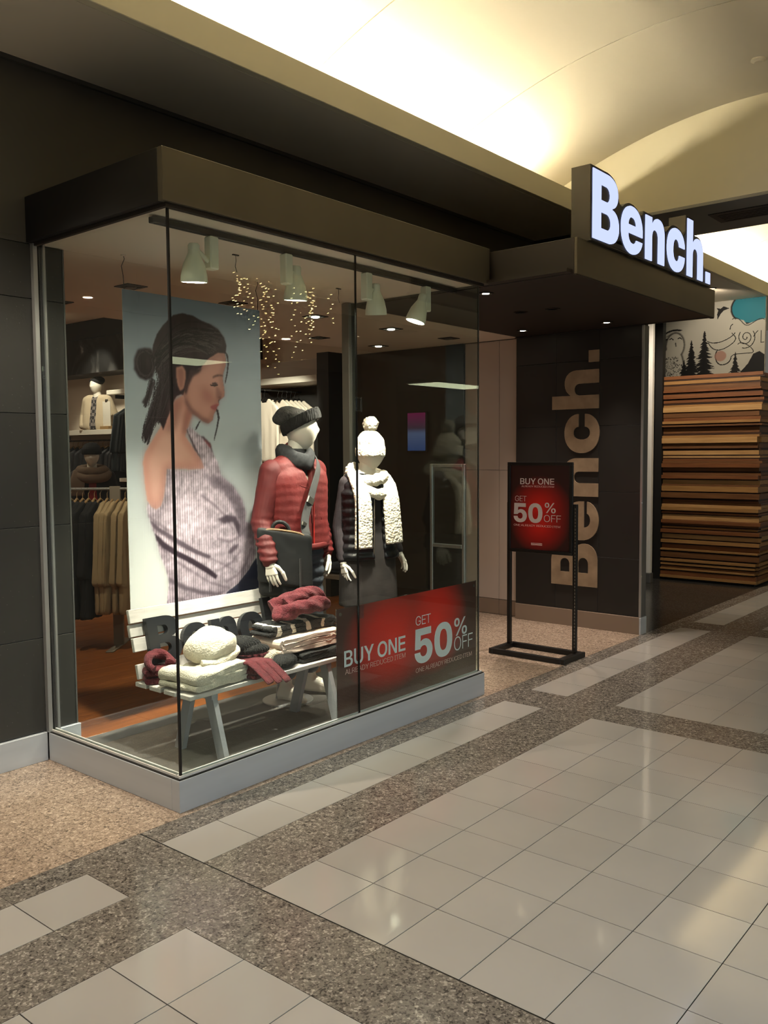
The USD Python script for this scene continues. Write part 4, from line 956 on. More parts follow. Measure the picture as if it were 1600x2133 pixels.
# shirt (in the neckline)
obj('shirt', garment([((p(-.15, .01, 1.43), .066), (p(.15, .01, 1.43), .066), (p(-.11, .015, 1.1), .112), (p(.11, .015, 1.1), .112)), ((p(0, .0, 1.47), .074), (p(0, .008, 1.53), .068))], lambda v: .004 * fb(v, 12, 1)), 'shirt_charcoal', red, smooth=True)
def wrinkle(v):
    return .006 * fb(v * [1, 1, .6], 9, 4) + .0035 * np.sin(v[:, 2] * 2 * PI / .052 + 3 * fb(v, 5, 2))
jb = [((p(-.165, 0, 1.43), .078), (p(.165, 0, 1.43), .078), (p(0, -.02, 1.475), .085)),
      ((p(-.135, .0, 1.36), .122), (p(.135, .0, 1.36), .122), (p(-.11, .01, 1.12), .126), (p(.11, .01, 1.12), .126)),
      ((p(-.11, .01, 1.12), .126), (p(.11, .01, 1.12), .126), (p(-.125, .01, .97), .128), (p(.125, .01, .97), .128)),
      ((p(0, -.02, 1.46), .09), (p(0, -.012, 1.535), .080))]
wedge = m3.Manifold.hull_points(np.vstack([ball(p(0, .22, 1.30), .004), ball(p(0, .02, 1.34), .004), ball(p(-.10, .25, 1.66), .004), ball(p(.10, .25, 1.66), .004), ball(p(-.062, -.02, 1.66), .004), ball(p(.062, -.02, 1.66), .004), ball(p(0, .24, 1.66), .004)]))
lower = m3.Manifold.hull_points(np.array([p(x, y, z) for x in (-.4, .4) for y in (-.4, .4) for z in (.60, .955)]))
jkt = garment(jb, lambda v: wrinkle(v) * .35, .012, 8, cut=[wedge, lower])
obj('jacket', jkt, 'jacket_red', red, smooth=True)
for s in ('R', 'L'):
    a, b, c = armsA[s][:3]
    c2 = b + (c - b) * .93
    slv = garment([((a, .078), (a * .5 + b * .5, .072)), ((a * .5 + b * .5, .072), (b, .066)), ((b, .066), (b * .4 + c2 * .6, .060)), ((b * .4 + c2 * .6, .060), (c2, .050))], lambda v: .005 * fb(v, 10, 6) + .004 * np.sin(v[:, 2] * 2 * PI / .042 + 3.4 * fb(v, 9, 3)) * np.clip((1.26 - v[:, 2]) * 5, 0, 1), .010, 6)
    obj('jacket_sleeve', slv, 'jacket_red_shaded' if s == 'R' else 'jacket_red', red, smooth=True)
def front_pt(r, z, d): return p(r, d, z)
obj('jacket_zip', tube([p(-.004, .142, z) for z in np.linspace(.965, 1.33, 12)], .0045, 6), 'zip_red', red)
obj('jacket_hem', sweep([p(.235 * math.cos(t), .012 + .139 * math.sin(t), .966) for t in np.linspace(0, 2 * PI, 40, endpoint=False)], round_section(8, 3), .012, .020, closed=True, up=(0, 0, 1)), 'jacket_red', red, smooth=True)
jeans = []
for s in ('R', 'L'):
    h, kn, an, toe = legsA[s]
    an2 = kn + (an - kn) * .74
    jeans += [((h + F.up * .10, .115), (h, .108), (kn, .082)), ((kn, .082), (an2, .066))]
jeans += [((p(-.09, 0, 1.0), .12), (p(.09, 0, 1.0), .12), (p(-.09, 0, .88), .112), (p(.09, 0, .88), .112))]
obj('jeans', garment(jeans, lambda v: .005 * fb(v, 9, 8) + .005 * np.sin(v[:, 2] * 2 * PI / .06 + 4 * fb(v, 8, 5)) * np.clip((v[:, 2] - .3) * 2, 0, 1), .012, 8), 'denim', red, smooth=True)
# beanie: slouched back, deep dark cuff
hc = p(-.015, .045, 1.685)
hy = -PI / 2 + .62
hf, hr = np.array([math.cos(hy), math.sin(hy), 0]), np.array([math.sin(hy), -math.cos(hy), 0])
def hp(r, f, u): return hc + hr * r + hf * f + F.up * u
crown = garment([((hp(0, -.015, .068), (.094, .096, .052)), (hp(0, -.080, .092), (.080, .082, .052)), (hp(0, -.130, .068), (.05, .05, .04)))], lambda v: .005 * fb(v, 16, 9) + .0025 * np.sin(np.arctan2(v[:, 1] - hc[1], v[:, 0] - hc[0]) * 34), .009, 5)
obj('beanie', crown, 'knit_gray', red, smooth=True)
cuff = []
for tt in np.linspace(0, 2 * PI, 48, endpoint=False):
    r_, f_ = .094 * math.cos(tt), .112 * math.sin(tt)
    cuff.append(hp(r_, f_ - .005, .050 + .070 * math.sin(tt) * .80))
obj('beanie_cuff', displace(sweep(cuff, round_section(12, 3), .012, .036, closed=True, up=(-hf * .35 + F.up)), lambda v: .0018 * np.sin(np.arctan2(v[:, 1] - hc[1], v[:, 0] - hc[0]) * 60)), 'knit_cuff', red, smooth=True)
neckc = p(-.005, .0, 1.52)
obj('snood', displace(sweep([neckc + F.r * .092 * math.cos(t) + F.f * (.086 * math.sin(t)) + F.up * (.018 * math.cos(2 * t + .4) - .018 * math.sin(t)) for t in np.linspace(0, 2 * PI, 40, endpoint=False)], round_section(14), .036, .052, closed=True, up=(0, 0, 1)), lambda v: .010 * fb(v, 18, 12)), 'shirt_charcoal', red, smooth=True)
stand_plate(red, 1.44, .80, .05, .16, ((1.40, .86, .056), (1.42, .83, .42)))

# --- messenger bag slung across the red jacket
bag = thing('messenger_bag', 'large black messenger bag with a gray strap slung across the red jacket', 'bag', (1.39, .60, .66))
BW = F.r * -.70 + F.f * .714; BN = F.r * .714 + F.f * .70
def bagp(u, v, w): return p(.215, .088, .870) + BW * u + F.up * (v - u * .16) + BN * w
def bag_shape(w_, h_, d_, seed, du=0, dv=0, dw=0):
    m = bx(-w_ / 2, w_ / 2, -h_ / 2, h_ / 2, -d_ / 2, d_ / 2, .020); man = m3.Manifold(m3.Mesh(np.asarray(m.vertices, np.float32), np.asarray(m.faces, np.uint32)))
    t_ = soften(man, .018, 6); t_ = displace(t_, lambda v: .005 * fb(v, 9, seed)); q = t_.vertices
    t_.vertices = np.array([bagp(a + du, b + dv, c + dw) for a, b, c in q]); 
    if t_.volume < 0: t_.invert()
    return t_
obj('pouch', bag_shape(.31, .40, .080, 3), 'bag_black', bag, smooth=True)
obj('flap', bag_shape(.325, .33, .022, 5, 0, .045, .046), 'bag_black', bag, smooth=True)
obj('trim_edge', tube([bagp(u, .212 - .05 * abs(u / .16) ** 4, .048) for u in np.linspace(-.15, .15, 16)], .007, 8), 'leather_tan', bag)
obj('grab_handle', tube([bagp(-.02 + .05 * math.cos(t), .21 + .05 * math.sin(t), .02) for t in np.linspace(PI, 0, 10)], .012, 8), 'bag_black', bag)
for u in (-.09, .09): obj('closure_strap', sweep([bagp(u, v, .064) for v in (-.16, -.05, .06)], round_section(8, 4), .010, .003, up=F.f), 'strap_gray', bag)
strap_pts = [bagp(.135, .20, .02), p(.105, .168, 1.17), p(.060, .168, 1.26), p(.0, .162, 1.37), p(-.075, .125, 1.48), p(-.115, .02, 1.545), p(-.10, -.10, 1.48), p(.02, -.155, 1.30), p(.19, -.10, 1.12), p(.27, .03, 1.06), bagp(-.14, .18, 0)]
sp = smooth_path(strap_pts, 70); cen = p(0, 0, 1.25)
obj('strap', sweep(sp, round_section(8, 4), .026, .003, up=np.array([(q - cen) * [1, 1, .35] for q in sp])), 'strap_gray', bag, smooth=True)
obj('buckle', sweep([p(.073, .172, 1.235), p(.055, .172, 1.27)], round_section(8, 5), .032, .007, up=F.f), 'buckle', bag)
obj('buckle', sweep([p(.128, .178, 1.125), p(.136, .178, 1.105)], round_section(8, 5), .026, .007, up=F.f), 'buckle', bag)

# --- the woman's figure in the white scarf
H = Figure(2.0, .61, .059, 1.70, -PI / 2 - .36)
q = H.p
def qn(r, f, u): return H.p(r * .84, f, u)
armsB = {'R': (q(.148, -.01, 1.42), q(.190, -.05, 1.12), q(.205, .03, .885), H.up * -1 + H.f * .22, -H.r, H.f - H.r * .1),
         'L': (q(-.148, -.01, 1.42), q(-.190, -.07, 1.13), q(-.235, .03, .925), H.up * -1 + H.f * .2 - H.r * .45, H.r, H.f)}
legsB = {'R': (q(.085, 0, .90), q(.075, .02, .49), q(.07, -.03, .085), q(.085, .12, .022)), 'L': (q(-.085, 0, .90), q(-.085, .05, .49), q(-.09, .0, .085), q(-.11, .15, .022))}
wht = thing('mannequin', 'white mannequin in a cream pompom hat, long cream scarf and black quilted vest', 'mannequin', (2.0, .61, .05))
obj('body', mannequin_body(H, armsB, legsB, -PI / 2 + .25, -.06, True, head_off=(-.01, .035, 1.635)), 'mannequin_white', wht, smooth=True)
db = [((qn(-.13, 0, 1.43), .062), (qn(.13, 0, 1.43), .062), (qn(-.09, .02, 1.34), .098), (qn(.09, .02, 1.34), .098)), ((qn(-.09, .02, 1.34), .098), (qn(.09, .02, 1.34), .098), (qn(-.075, 0, 1.08), .094), (qn(.075, 0, 1.08), .094)),
      ((qn(-.075, 0, 1.08), .094), (qn(.075, 0, 1.08), .094), (qn(-.10, 0, .90), .115), (qn(.10, 0, .90), .115)), ((qn(-.10, 0, .90), .115), (qn(.10, 0, .90), .115), (qn(-.11, .01, .60), .12), (qn(.11, .01, .60), .12))]
cutd = m3.Manifold.hull_points(np.array([qn(x, y, z) for x in (-.4, .4) for y in (-.4, .4) for z in (.3, .585)]))
obj('dress', garment(db, lambda v: .004 * fb(v, 8, 2) + .006 * np.sin(v[:, 0] * 46 + 2 * fb(v, 3, 1)) * np.clip((.95 - v[:, 2]) * 2, 0, 1), .013, 8, cut=[cutd]), 'dress_charcoal', wht, smooth=True)
for s in ('R', 'L'):
    a, b, c = armsB[s][:3]
    obj('sleeve', garment([((a, .056), (b, .050)), ((b, .050), (b * .1 + c * .9, .036))], lambda v: .0025 * fb(v, 16, 4), .010, 6), 'sleeve_plum', wht, smooth=True)
def quilt(v): return .0045 * (1 - np.abs(np.sin((v[:, 2] - .02 * np.abs(v[:, 0] - 2.0)) * PI / .058)) ** 3 * 1.8) + .003 * fb(v, 14, 5)
vb = [((qn(-.135, 0, 1.43), .066), (qn(.135, 0, 1.43), .066), (qn(-.10, .015, 1.34), .116), (qn(.10, .015, 1.34), .116)), ((qn(-.10, .015, 1.34), .116), (qn(.10, .015, 1.34), .116), (qn(-.09, 0, 1.08), .114), (qn(.09, 0, 1.08), .114)),
      ((qn(-.09, 0, 1.08), .114), (qn(.09, 0, 1.08), .114), (qn(-.11, 0, .92), .128), (qn(.11, 0, .92), .128))]
openf = m3.Manifold.hull_points(np.array([q(x, y, z) for x, z in ((-.075, .8), (.018, .8), (-.03, 1.6), (.018, 1.6)) for y in (.05, .5)]))
low = m3.Manifold.hull_points(np.array([q(x, y, z) for x in (-.5, .5) for y in (-.5, .5) for z in (.3, .90)]))
obj('vest', garment(vb, quilt, .010, 6, cut=[openf, low]), 'vest_black', wht, smooth=True)
obj('vest_zip', tube([q(.022, .128 + .012 * math.sin((z - .9) * 4), z) for z in np.linspace(.915, 1.36, 20)], .004, 6), 'zip_silver', wht)
# hat
kc = q(-.01, .035, 1.635)
def kp(r, f, u): return kc + H.r * r + H.f * f + H.up * u
hat = garment([((kp(0, -.005, .0), (.084, .096, .03)), (kp(0, -.005, .066), (.084, .095, .052)), (kp(0, -.012, .100), (.064, .068, .042)))], lambda v: .0045 * np.sin(np.arctan2(v[:, 1] - kc[1], v[:, 0] - kc[0]) * 22) + .003 * fb(v, 22, 2), .0075, 4)
obj('hat', hat, 'knit_white', wht, smooth=True)
obj('hat_cuff', displace(sweep([kp(.082 * math.cos(t), .096 * math.sin(t) - .004, .004) for t in np.linspace(0, 2 * PI, 60, endpoint=False)], round_section(12, 3), .012, .036, closed=True, up=(0, 0, 1)), lambda v: .003 * np.sin(np.arctan2(v[:, 1] - kc[1], v[:, 0] - kc[0]) * 40)), 'knit_white', wht, smooth=True)
pom = trimesh.creation.icosphere(4, radius=.050); pom.apply_translation(kp(-.005, -.005, .180))
obj('pompom', displace(pom, lambda v: .011 * fb(v, 60, 3) + .004 * fb(v, 140, 7)), 'pompom_white', wht, smooth=True)
# scarf: two wraps and two hanging ends
def wrap(rx, ry, z, tilt, w, t, seed, name):
    c = q(0, .0, z)
    return displace(sweep([c + H.r * rx * math.cos(a) + H.f * ry * math.sin(a) + H.up * (-tilt * math.sin(a) + .012 * math.cos(2 * a + seed)) for a in np.linspace(0, 2 * PI, 64, endpoint=False)], round_section(16), t, w, closed=True, up=(0, 0, 1)), lambda v: .007 * fb(v, 24, seed) + .004 * np.sin(v[:, 2] * 150 + v[:, 0] * 90))
obj('scarf_wrap', wrap(.112, .108, 1.475, .035, .040, .032, 2, 'a'), 'knit_white', wht, smooth=True)
obj('scarf_wrap', wrap(.125, .128, 1.425, .065, .036, .030, 5, 'b'), 'knit_white', wht, smooth=True)
for nm, pts in (('R', [q(.100, -.02, 1.475), q(.120, .07, 1.45), q(.112, .135, 1.34), q(.110, .150, 1.20), q(.112, .152, 1.10), q(.112, .150, .985)]), ('L', [q(-.100, -.02, 1.475), q(-.110, .07, 1.44), q(-.108, .135, 1.34), q(-.112, .150, 1.22), q(-.122, .150, 1.10), q(-.130, .146, 1.01)])):
    P = smooth_path(pts, 46)
    wd = np.interp(np.linspace(0, 1, 46), [0, .25, .6, 1], [.046, .054, .060, .062])
    obj('scarf_end', displace(sweep(P, round_section(20, 2.6), wd, .024, up=np.array([H.f + H.up * .4] * 12 + [H.f] * 34)), lambda v: .003 * fb(v, 20, 8) + .002 * np.sin(v[:, 2] * 170) * np.sin((v[:, 0] - v[:, 1]) * 110)), 'knit_white', wht, smooth=True)
stand_plate(wht, 1.99, .65, .05, .16, ((1.96, .70, .056), (1.97, .68, .45)))
# ------------------------------------------------------------------ knitwear laid out on the bench
knit('knit_cream', (222, 212, 190), (240, 232, 212), scale=110, bump=.004)
knit('knit_oat', (206, 200, 180), (228, 222, 204), scale=150, bump=.003)
knit('knit_maroon', (78, 22, 30), (104, 34, 42), scale=130, bump=.004)
knit('knit_black', (14, 15, 15), (28, 29, 29), scale=130, bump=.004)
knit('knit_pink', (228, 204, 186), (240, 220, 204), scale=200, bump=.002)
M('knit_fairisle', {'t': ('texture_coordinate', {}), 'w': ('wave_texture', {'scale': 2.6, 'bands_direction': 'x', 'distortion': 2.0, 'detail': 2, 'detail_scale': 6.0, 'phase': 1.2}), 'r': ('rgb_ramp', {'ramp': [(.80, lin((30, 31, 32))), (.84, lin((224, 214, 196)))]}), 'v': ('voronoi_texture', {'scale': 130}), 'b': ('bump', {'distance': .004, 'invert': True}), 'p': ('principled_bsdf', {'roughness': .9})},
  [('t.object', 'w.vector'), ('w.fac', 'r.fac'), ('r.color', 'p.base_color'), ('t.object', 'v.vector'), ('v.distance', 'b.height'), ('b.normal', 'p.normal')])
def folded(w, d, h, layers, seed, taper=.0, wave=.014, rough=.006, edge=.012):
    """A garment folded over itself: a cloth path bending back and forth in xz, w wide, h high, d deep, softened."""
    t = h / layers; path = []
    for i in range(layers):
        z = t * (i + .5); ins = taper * i * w / 2
        a, b = (-w / 2 + t * .5 + ins, w / 2 - t * .5 - ins)
        xs_ = np.linspace(a, b, 14) if i % 2 == 0 else np.linspace(b, a, 14)
        path += [(x, z + .10 * t * math.sin(9 * x + seed + i)) for x in xs_]
        if i < layers - 1:
            cx = xs_[-1]; s = 1 if i % 2 == 0 else -1
            path += [(cx + s * .42 * t * math.sin(q), z + t * .5 - t * .5 * math.cos(q)) for q in np.linspace(.4, PI - .4, 5)]
    poly = LineString(path).buffer(t * .455, join_style=1)
    m = prism(poly, d); v = m.vertices.copy(); m.vertices = np.column_stack([v[:, 0], d / 2 - v[:, 2], v[:, 1]])
    if m.volume < 0: m.invert()
    s = soften(manifold(m), edge, 8)
    s = displace(s, lambda v: rough * fb(v, 10, seed, 2) + rough * .15 * fb(v, 34, seed + 3))
    v = s.vertices.copy(); v[:, 2] += wave * fb(v * [1, 1, 0], 7, seed + 9) * np.clip(v[:, 2] / h, 0, 1); s.vertices = v
    return s
def blob(rx, ry, rz, seed, rough=.02, ribs=0, sub=5, flat=.15):
    m = trimesh.creation.icosphere(sub); v = m.vertices.copy()
    v[:, 2] = np.where(v[:, 2] < -1 + flat * 2, -1 + flat * 2, v[:, 2])
    m.vertices = v * [rx, ry, rz]
    def fn(q):
        r = rough * fb(q, 8, seed, 2) + rough * .12 * fb(q, 26, seed + 2)
        if ribs: r = r + rough * .35 * np.sin(np.arctan2(q[:, 1], q[:, 0]) * ribs)
        return r
    m = displace(m, fn); m.apply_translation([0, 0, -m.vertices[:, 2].min()])
    return m
def rest(m, x, y, z, rz=0.0, tilt=()):
    return xf(m, list(tilt) + [('z', rz)], (x, y, z))
def lift(m, z):
    m.apply_translation([0, 0, z - m.vertices[:, 2].min()]); return m
SZ = SEAT + .0008
def rope(P, r, seed, lobes=3, turns=4.0, n=90):
    P = smooth_path(P, n); sec = np.array([(math.cos(a) * (1 + .14 * math.cos(lobes * a)), math.sin(a) * (1 + .14 * math.cos(lobes * a))) for a in np.linspace(0, 2 * PI, 24, endpoint=False)])
    return displace(sweep(P, sec, r, r * .85, twist=np.linspace(0, turns * 2 * PI, n)), lambda v: r * .12 * fb(v, 30, seed))
def item(name, parts, label, cat, group=None):
    ms = [m for _, m, _ in parts]; allv = np.vstack([m.vertices for m in ms]); lo, hi = allv.min(0), allv.max(0)
    if len(parts) == 1: return top(name, ms[0], parts[0][2], label, cat, group, smooth=True)
    t = thing(name, label, cat, ((lo[0] + hi[0]) / 2, (lo[1] + hi[1]) / 2, lo[2]), group=group)
    for nm, m, mt in parts: obj(nm, m, mt, t, smooth=True)
    return t
# left half
sw = rest(folded(.40, .27, .100, 3, 3, .10, wave=.036, rough=.016), .505, .435, 0, .10); lift(sw, SZ)
item('folded_sweater', [('cloth', sw, 'knit_oat')], 'off-white folded sweater at the bench front under the cream knitted mound', 'sweater')
mar = join([rest(folded(.17, .15, .075, 2, 5), .385, .665, 0, -.5), xf(rope([(-.06, -.06, .085), (-.04, .02, .12), (.03, .05, .135), (.07, .0, .115), (.04, -.05, .10)], .024, 4, 2, 1.0), None, (.37, .66, 0))]); lift(mar, SZ)
item('knitted_scarf', [('cloth', mar, 'knit_maroon')], 'maroon scarf curled at the left end of the bench behind the off-white sweater', 'scarf')
md = blob(.150, .125, .092, 7, .030, 0); v = md.vertices; v[:, 0] += .02 * np.sin(v[:, 2] * 14)
md = rest(md, .575, .485, 0, .2); lift(md, .520)
roll = rope([(.45, .40, .535), (.52, .375, .53), (.60, .37, .535), (.68, .40, .545), (.715, .45, .56), (.70, .50, .60), (.66, .47, .63), (.63, .42, .61)], .021, 3, 2, .8)
item('knitted_hat', [('crown', md, 'knit_cream'), ('rolled_brim', roll, 'knit_cream')], 'large cream knitted hat heaped on top of the off-white sweater', 'hat')
bh = join([rest(blob(.115, .062, .055, 12, .010, 30), .80, .50, 0, -.35), rest(blob(.10, .05, .03, 13, .008, 30), .84, .455, 0, -.45)]); lift(bh, .5015)
drp = folded(.185, .235, .085, 3, 8, .05, wave=.02, rough=.01); v = drp.vertices
drp = rest(drp, .755, .405, 0, .28); lift(drp, SZ)
flaps = []
for k in range(3):
    m = bx(-.032, .032, -.165, .02, 0, .018, .006); m = soften(manifold(m), .010, 2); v = m.vertices
    v[:, 2] -= np.clip(-(v[:, 1] + .040), 0, 1) ** 1.15 * 1.05
    flaps.append(rest(displace(m, lambda q: .003 * fb(q, 20, k)), .675 + .064 * k, .335, .4985 - .008 * k, .30))
item('ribbed_scarf', [('cloth', drp, 'knit_maroon')] + [('ribbed_end', f, 'knit_maroon') for f in flaps], 'maroon folded scarf whose ribbed ends hang over the bench front edge', 'scarf')
item('knitted_hat', [('cloth', bh, 'knit_black')], 'black knitted hat between the cream heap and the bench letters', 'hat')
cb = join([rope([(.86, .64, .445), (.93, .60, .45), (1.00, .52, .455), (1.03, .43, .45)], .036, 6, 3, 2.2), rope([(.84, .585, .445), (.91, .545, .45), (.965, .47, .455), (.98, .42, .45)], .034, 8, 3, 2.0), rope([(.88, .66, .475), (.96, .61, .49), (1.02, .545, .49), (1.045, .49, .47)], .028, 9, 3, 2.0)]); lift(cb, SZ)
item('cable_scarf', [('cloth', cb, 'knit_maroon')], 'maroon cable-knit scarf lying mid-bench before the letter n', 'scarf')
bb = rest(blob(.105, .062, .040, 15, .009, 34), .985, .365, 0, .15); lift(bb, SZ)
ct = rope([(.885, .375, .47), (.93, .40, .482), (.985, .412, .488), (1.05, .405, .478)], .024, 5, 4, 5.0)
item('bobble_hat', [('crown', bb, 'knit_black'), ('cuff', ct, 'knit_cream')], 'small black hat with a bobbly cream cuff near the bench middle', 'hat')
# right half
blk = rest(folded(.40, .30, .052, 2, 21), 1.305, .47, 0, -.04); lift(blk, SZ)
item('folded_sweater', [('cloth', blk, 'knit_black')], 'black folded sweater at the bottom of the right-hand stack', 'sweater')
pk = rest(folded(.50, .25, .085, 3, 24, .03, rough=.009), 1.22, .475, 0, -.05); lift(pk, SZ + .062)
item('folded_sweater', [('cloth', pk, 'knit_pink')], 'pale pink folded sweater in the middle of the right-hand stack', 'sweater')
fi = rest(folded(.52, .17, .056, 2, 27, .05, rough=.012), 1.20, .50, 0, -.02); lift(fi, SZ + .158)
item('patterned_sweater', [('cloth', fi, 'knit_fairisle')], 'black sweater with white pattern bands on the pale pink sweater', 'sweater')
tpz = SZ + .222
snood = join([rope([(1.06, .50, .0), (1.14, .43, .03), (1.26, .42, .04), (1.38, .44, .035), (1.43, .50, .02)], .046, 31, 3, 1.2), rope([(1.09, .56, .03), (1.18, .53, .065), (1.29, .52, .080), (1.39, .53, .05)], .048, 32, 3, 1.0), rope([(1.13, .48, .055), (1.23, .465, .092), (1.33, .47, .095), (1.41, .49, .06), (1.42, .54, .03)], .042, 33, 3, 1.3)])
lift(snood, tpz)
item('cable_snood', [('cloth', snood, 'knit_maroon')], 'maroon chunky cable snood on top of the right-hand stack', 'snood')

# ------------------------------------------------------------------ the sale sheet inside the glass, and the sale stand in the entrance
def red_glow(name, u_axis, c1, c2, r1, r2, edge, mid, hot):
    """A printed sheet: dark at its rim, red towards two soft centres (object coordinates, metres)."""
    def dist(tag_, c, r):
        return {f'm{tag_}': ('mapping', {'location': (-c[0] / r[0], -c[1] / r[1], -c[2] / r[2]), 'scale': (1 / r[0], 1 / r[1], 1 / r[2])}), f'd{tag_}': ('vector_math', {'math_type': 'length'})}
    nodes = {'t': ('texture_coordinate', {}), **dist('a', c1, r1), **dist('b', c2, r2), 'mn': ('math', {'math_type': 'smoothmin', 'value3': .25}),
             'r': ('rgb_ramp', {'ramp': [(0.0, lin(hot)), (.35, lin(mid)), (.7, lin(edge)), (1, lin(edge))]}), 'p': ('principled_bsdf', {'roughness': .35})}
    M(name, nodes, [('t.object', 'ma.vector'), ('ma.vector', 'da.vector1'), ('t.object', 'mb.vector'), ('mb.vector', 'db.vector1'), ('da.value', 'mn.value1'), ('db.value', 'mn.value2'), ('mn.value', 'r.fac'), ('r.color', 'p.base_color')])
plain('print_white', (240, 248, 255), .4); plain('print_soft', (214, 200, 198), .4); plain('print_pink', (236, 200, 196), .4)
SX0, SX1, SZ0, SZ1, SYF = 1.082, 2.422, .164, .757, .042
red_glow('sale_print', 'x', (-.20, 0, .36), (.22, 0, .40), (.62, 1, .46), (.50, 1, .48), (82, 52, 48), (214, 46, 38), (255, 52, 40))
sale = thing('sale_poster', 'wide red sale poster inside the glass offering 50% off above the plinth', 'sale poster', ((SX0 + SX1) / 2, SYF, SZ0))
obj('sheet', bx(SX0, SX1, SYF, SYF + .004, SZ0, SZ1), 'sale_print', sale)
obj('acrylic_edge', join([bx(SX0 - .004, SX0, SYF - .001, SYF + .005, SZ0, SZ1 + .004), bx(SX1, SX1 + .004, SYF - .001, SYF + .005, SZ0, SZ1 + .004), bx(SX0, SX1, SYF - .001, SYF + .005, SZ1, SZ1 + .004)]), 'clip_plastic', sale)
for x, z in ((1.11, .728), (2.395, .728)): obj('pin', cyl((x, SYF - .004, z), (x, SYF, z), .009, 16), 'buckle', sale)
def sheet_text(parent, words, put, mat_of):
    """words: (text, font, cap, u0, v0, width, material); put(mesh): from the sheet's plane to the world."""
    for txt, font, cap, u0, v0, w_, mt in words:
        for c, g in fit_text(txt, font, cap, w_):
            obj('character', put(prism(affinity.translate(g, u0, v0), .0006)), mt, parent)
def put_sale(m):
    v = m.vertices.copy(); m.vertices = np.column_stack([v[:, 0], SYF - .0002 - v[:, 2], v[:, 1]]); return m
sheet_text(sale, [('BUY ONE', 'M', .089, 1.138, .432, .537, 'print_white'), ('ALREADY REDUCED ITEM', 'T', .028, 1.145, .390, .531, 'print_pink'), ('GET', 'T', .055, 1.776, .560, .150, 'print_white'),
                  ('50', 'K', .212, 1.764, .325, .390, 'print_white'), ('%', 'M', .112, 2.176, .430, .142, 'print_white'), ('OFF', 'T', .088, 2.174, .335, .210, 'print_white'), ('ONE ALREADY REDUCED ITEM', 'T', .027, 1.775, .273, .597, 'print_pink')], put_sale, None)

FX = 3.745
stand = thing('sign_stand', 'black floor-standing frame with a red 50% off sale sheet in the entrance', 'sign stand', (3.66, .345, 0))
bm = [bx(3.49, 3.83, -.035, .0, 0, .04, .003), bx(3.49, 3.83, .60, .635, 0, .04, .003), bx(3.49, 3.525, 0, .60, 0, .04, .003), bx(3.795, 3.83, 0, .60, 0, .04, .003)]
obj('base_frame', join(bm), 'black_metal', stand)
for y, s in ((.018, -1), (.605, 1)):
    obj('upright', bx(FX - .004, FX + .024, y - .016, y + .016, .0405, 1.192, .002), 'black_metal', stand)
    obj('foot_bar', bx(3.525, 3.795, y - .016, y + .016, .002, .036, .002), 'black_metal', stand)
y = .018
obj('slot_strip', join([bx(FX - .0052, FX - .0038, y - .009, y - .001, z, z + .017) for z in np.arange(.08, 1.16, .026)]), 'buckle', stand, label='row of pale slots up the right upright')
FZ0, FZ1 = .795, 1.514; FY0, FY1 = .046, .578
fr = [bx(FX - .012, FX + .008, FY0 - .012, FY1 + .036, FZ0, FZ0 + .026, .002), bx(FX - .012, FX + .008, FY0 - .012, FY1 + .036, FZ1 - .026, FZ1, .002), bx(FX - .012, FX + .008, FY0 - .012, FY0 + .014, FZ0 + .026, FZ1 - .026, .002), bx(FX - .012, FX + .008, FY1 + .010, FY1 + .036, FZ0 + .026, FZ1 - .026, .002)]
obj('picture_frame', join(fr), 'black_metal', stand)
red_glow('stand_print', 'y', (-.02, -.02, 1.16), (-.02, -.02, 1.02), (1, .40, .36), (1, .38, .34), (52, 26, 25), (160, 27, 24), (225, 38, 30))
obj('sheet', bx(FX - .002, FX + .002, FY0 + .01, FY1 + .014, FZ0 + .02, FZ1 - .02), 'stand_print', stand)
def put_stand(m):
    v = m.vertices.copy(); m.vertices = np.column_stack([FX - .0022 - v[:, 2], .6 - v[:, 0], v[:, 1]]); return m
sheet_text(stand, [('BUY ONE', 'M', .048, .100, 1.339, .304, 'print_soft'), ('ALREADY REDUCED ITEM', 'T', .014, .112, 1.316, .290, 'print_pink'), ('GET', 'T', .042, .053, 1.203, .105, 'print_soft'), ('50', 'K', .152, .040, 1.036, .262, 'print_soft'),
                   ('%', 'M', .080, .322, 1.117, .096, 'print_soft'), ('OFF', 'T', .054, .314, 1.047, .150, 'print_soft'), ('ONE ALREADY REDUCED ITEM', 'T', .016, .042, 1.004, .416, 'print_pink')], put_stand, None)
obj('small_print', join([bx(FX - .0028, FX - .0021, .30, .40, z, z + .004) for z in (.857, .864, .871)]), 'print_pink', stand)

# ------------------------------------------------------------------ the mural: owl, firs and scrolls in black on white, with a teal disc
MX, MY0, MY1, MZ0, MZ1 = 9.58, .372, 1.80, 2.44, 3.562
mur = Print(MY1 - MY0, MZ1 - MZ0, .0048)
mur.c[:] = (170, 168, 156)
mur.c += 6 * nz(mur, 3, 2)[..., None]
U = lambda a: a
INK, WHITE, GREYI = np.array([16, 16, 16]), np.array([184, 182, 170]), np.array([120, 118, 110])
mr = random.Random(5)
def fir(x, base, top_, w_, ink=INK, dens=34, a=1.0):
    mur.line([(x, base), (x, top_)], .010, ink, 0, a)
    for i in range(dens):
        t = i / dens; z = top_ - (top_ - base) * (t ** .9); r = w_ * (.08 + t) * mr.uniform(.6, 1.05)
        for s in (-1, 1):
            dz = mr.uniform(.015, .05) * (1 + t)
            mur.fill(Polygon([(x, z + .012), (x + s * r, z - dz), (x + s * r * .5, z - dz * .4 - .026), (x, z - .030)]).buffer(0), ink, 0, a * .92)
SC = (MY1 - MY0) / 220.0                    # drawing unit
def mp(px, py): return ((px - 1382) * SC, (MZ1 - MZ0) - (py - 628) * .0069 + 0.0)
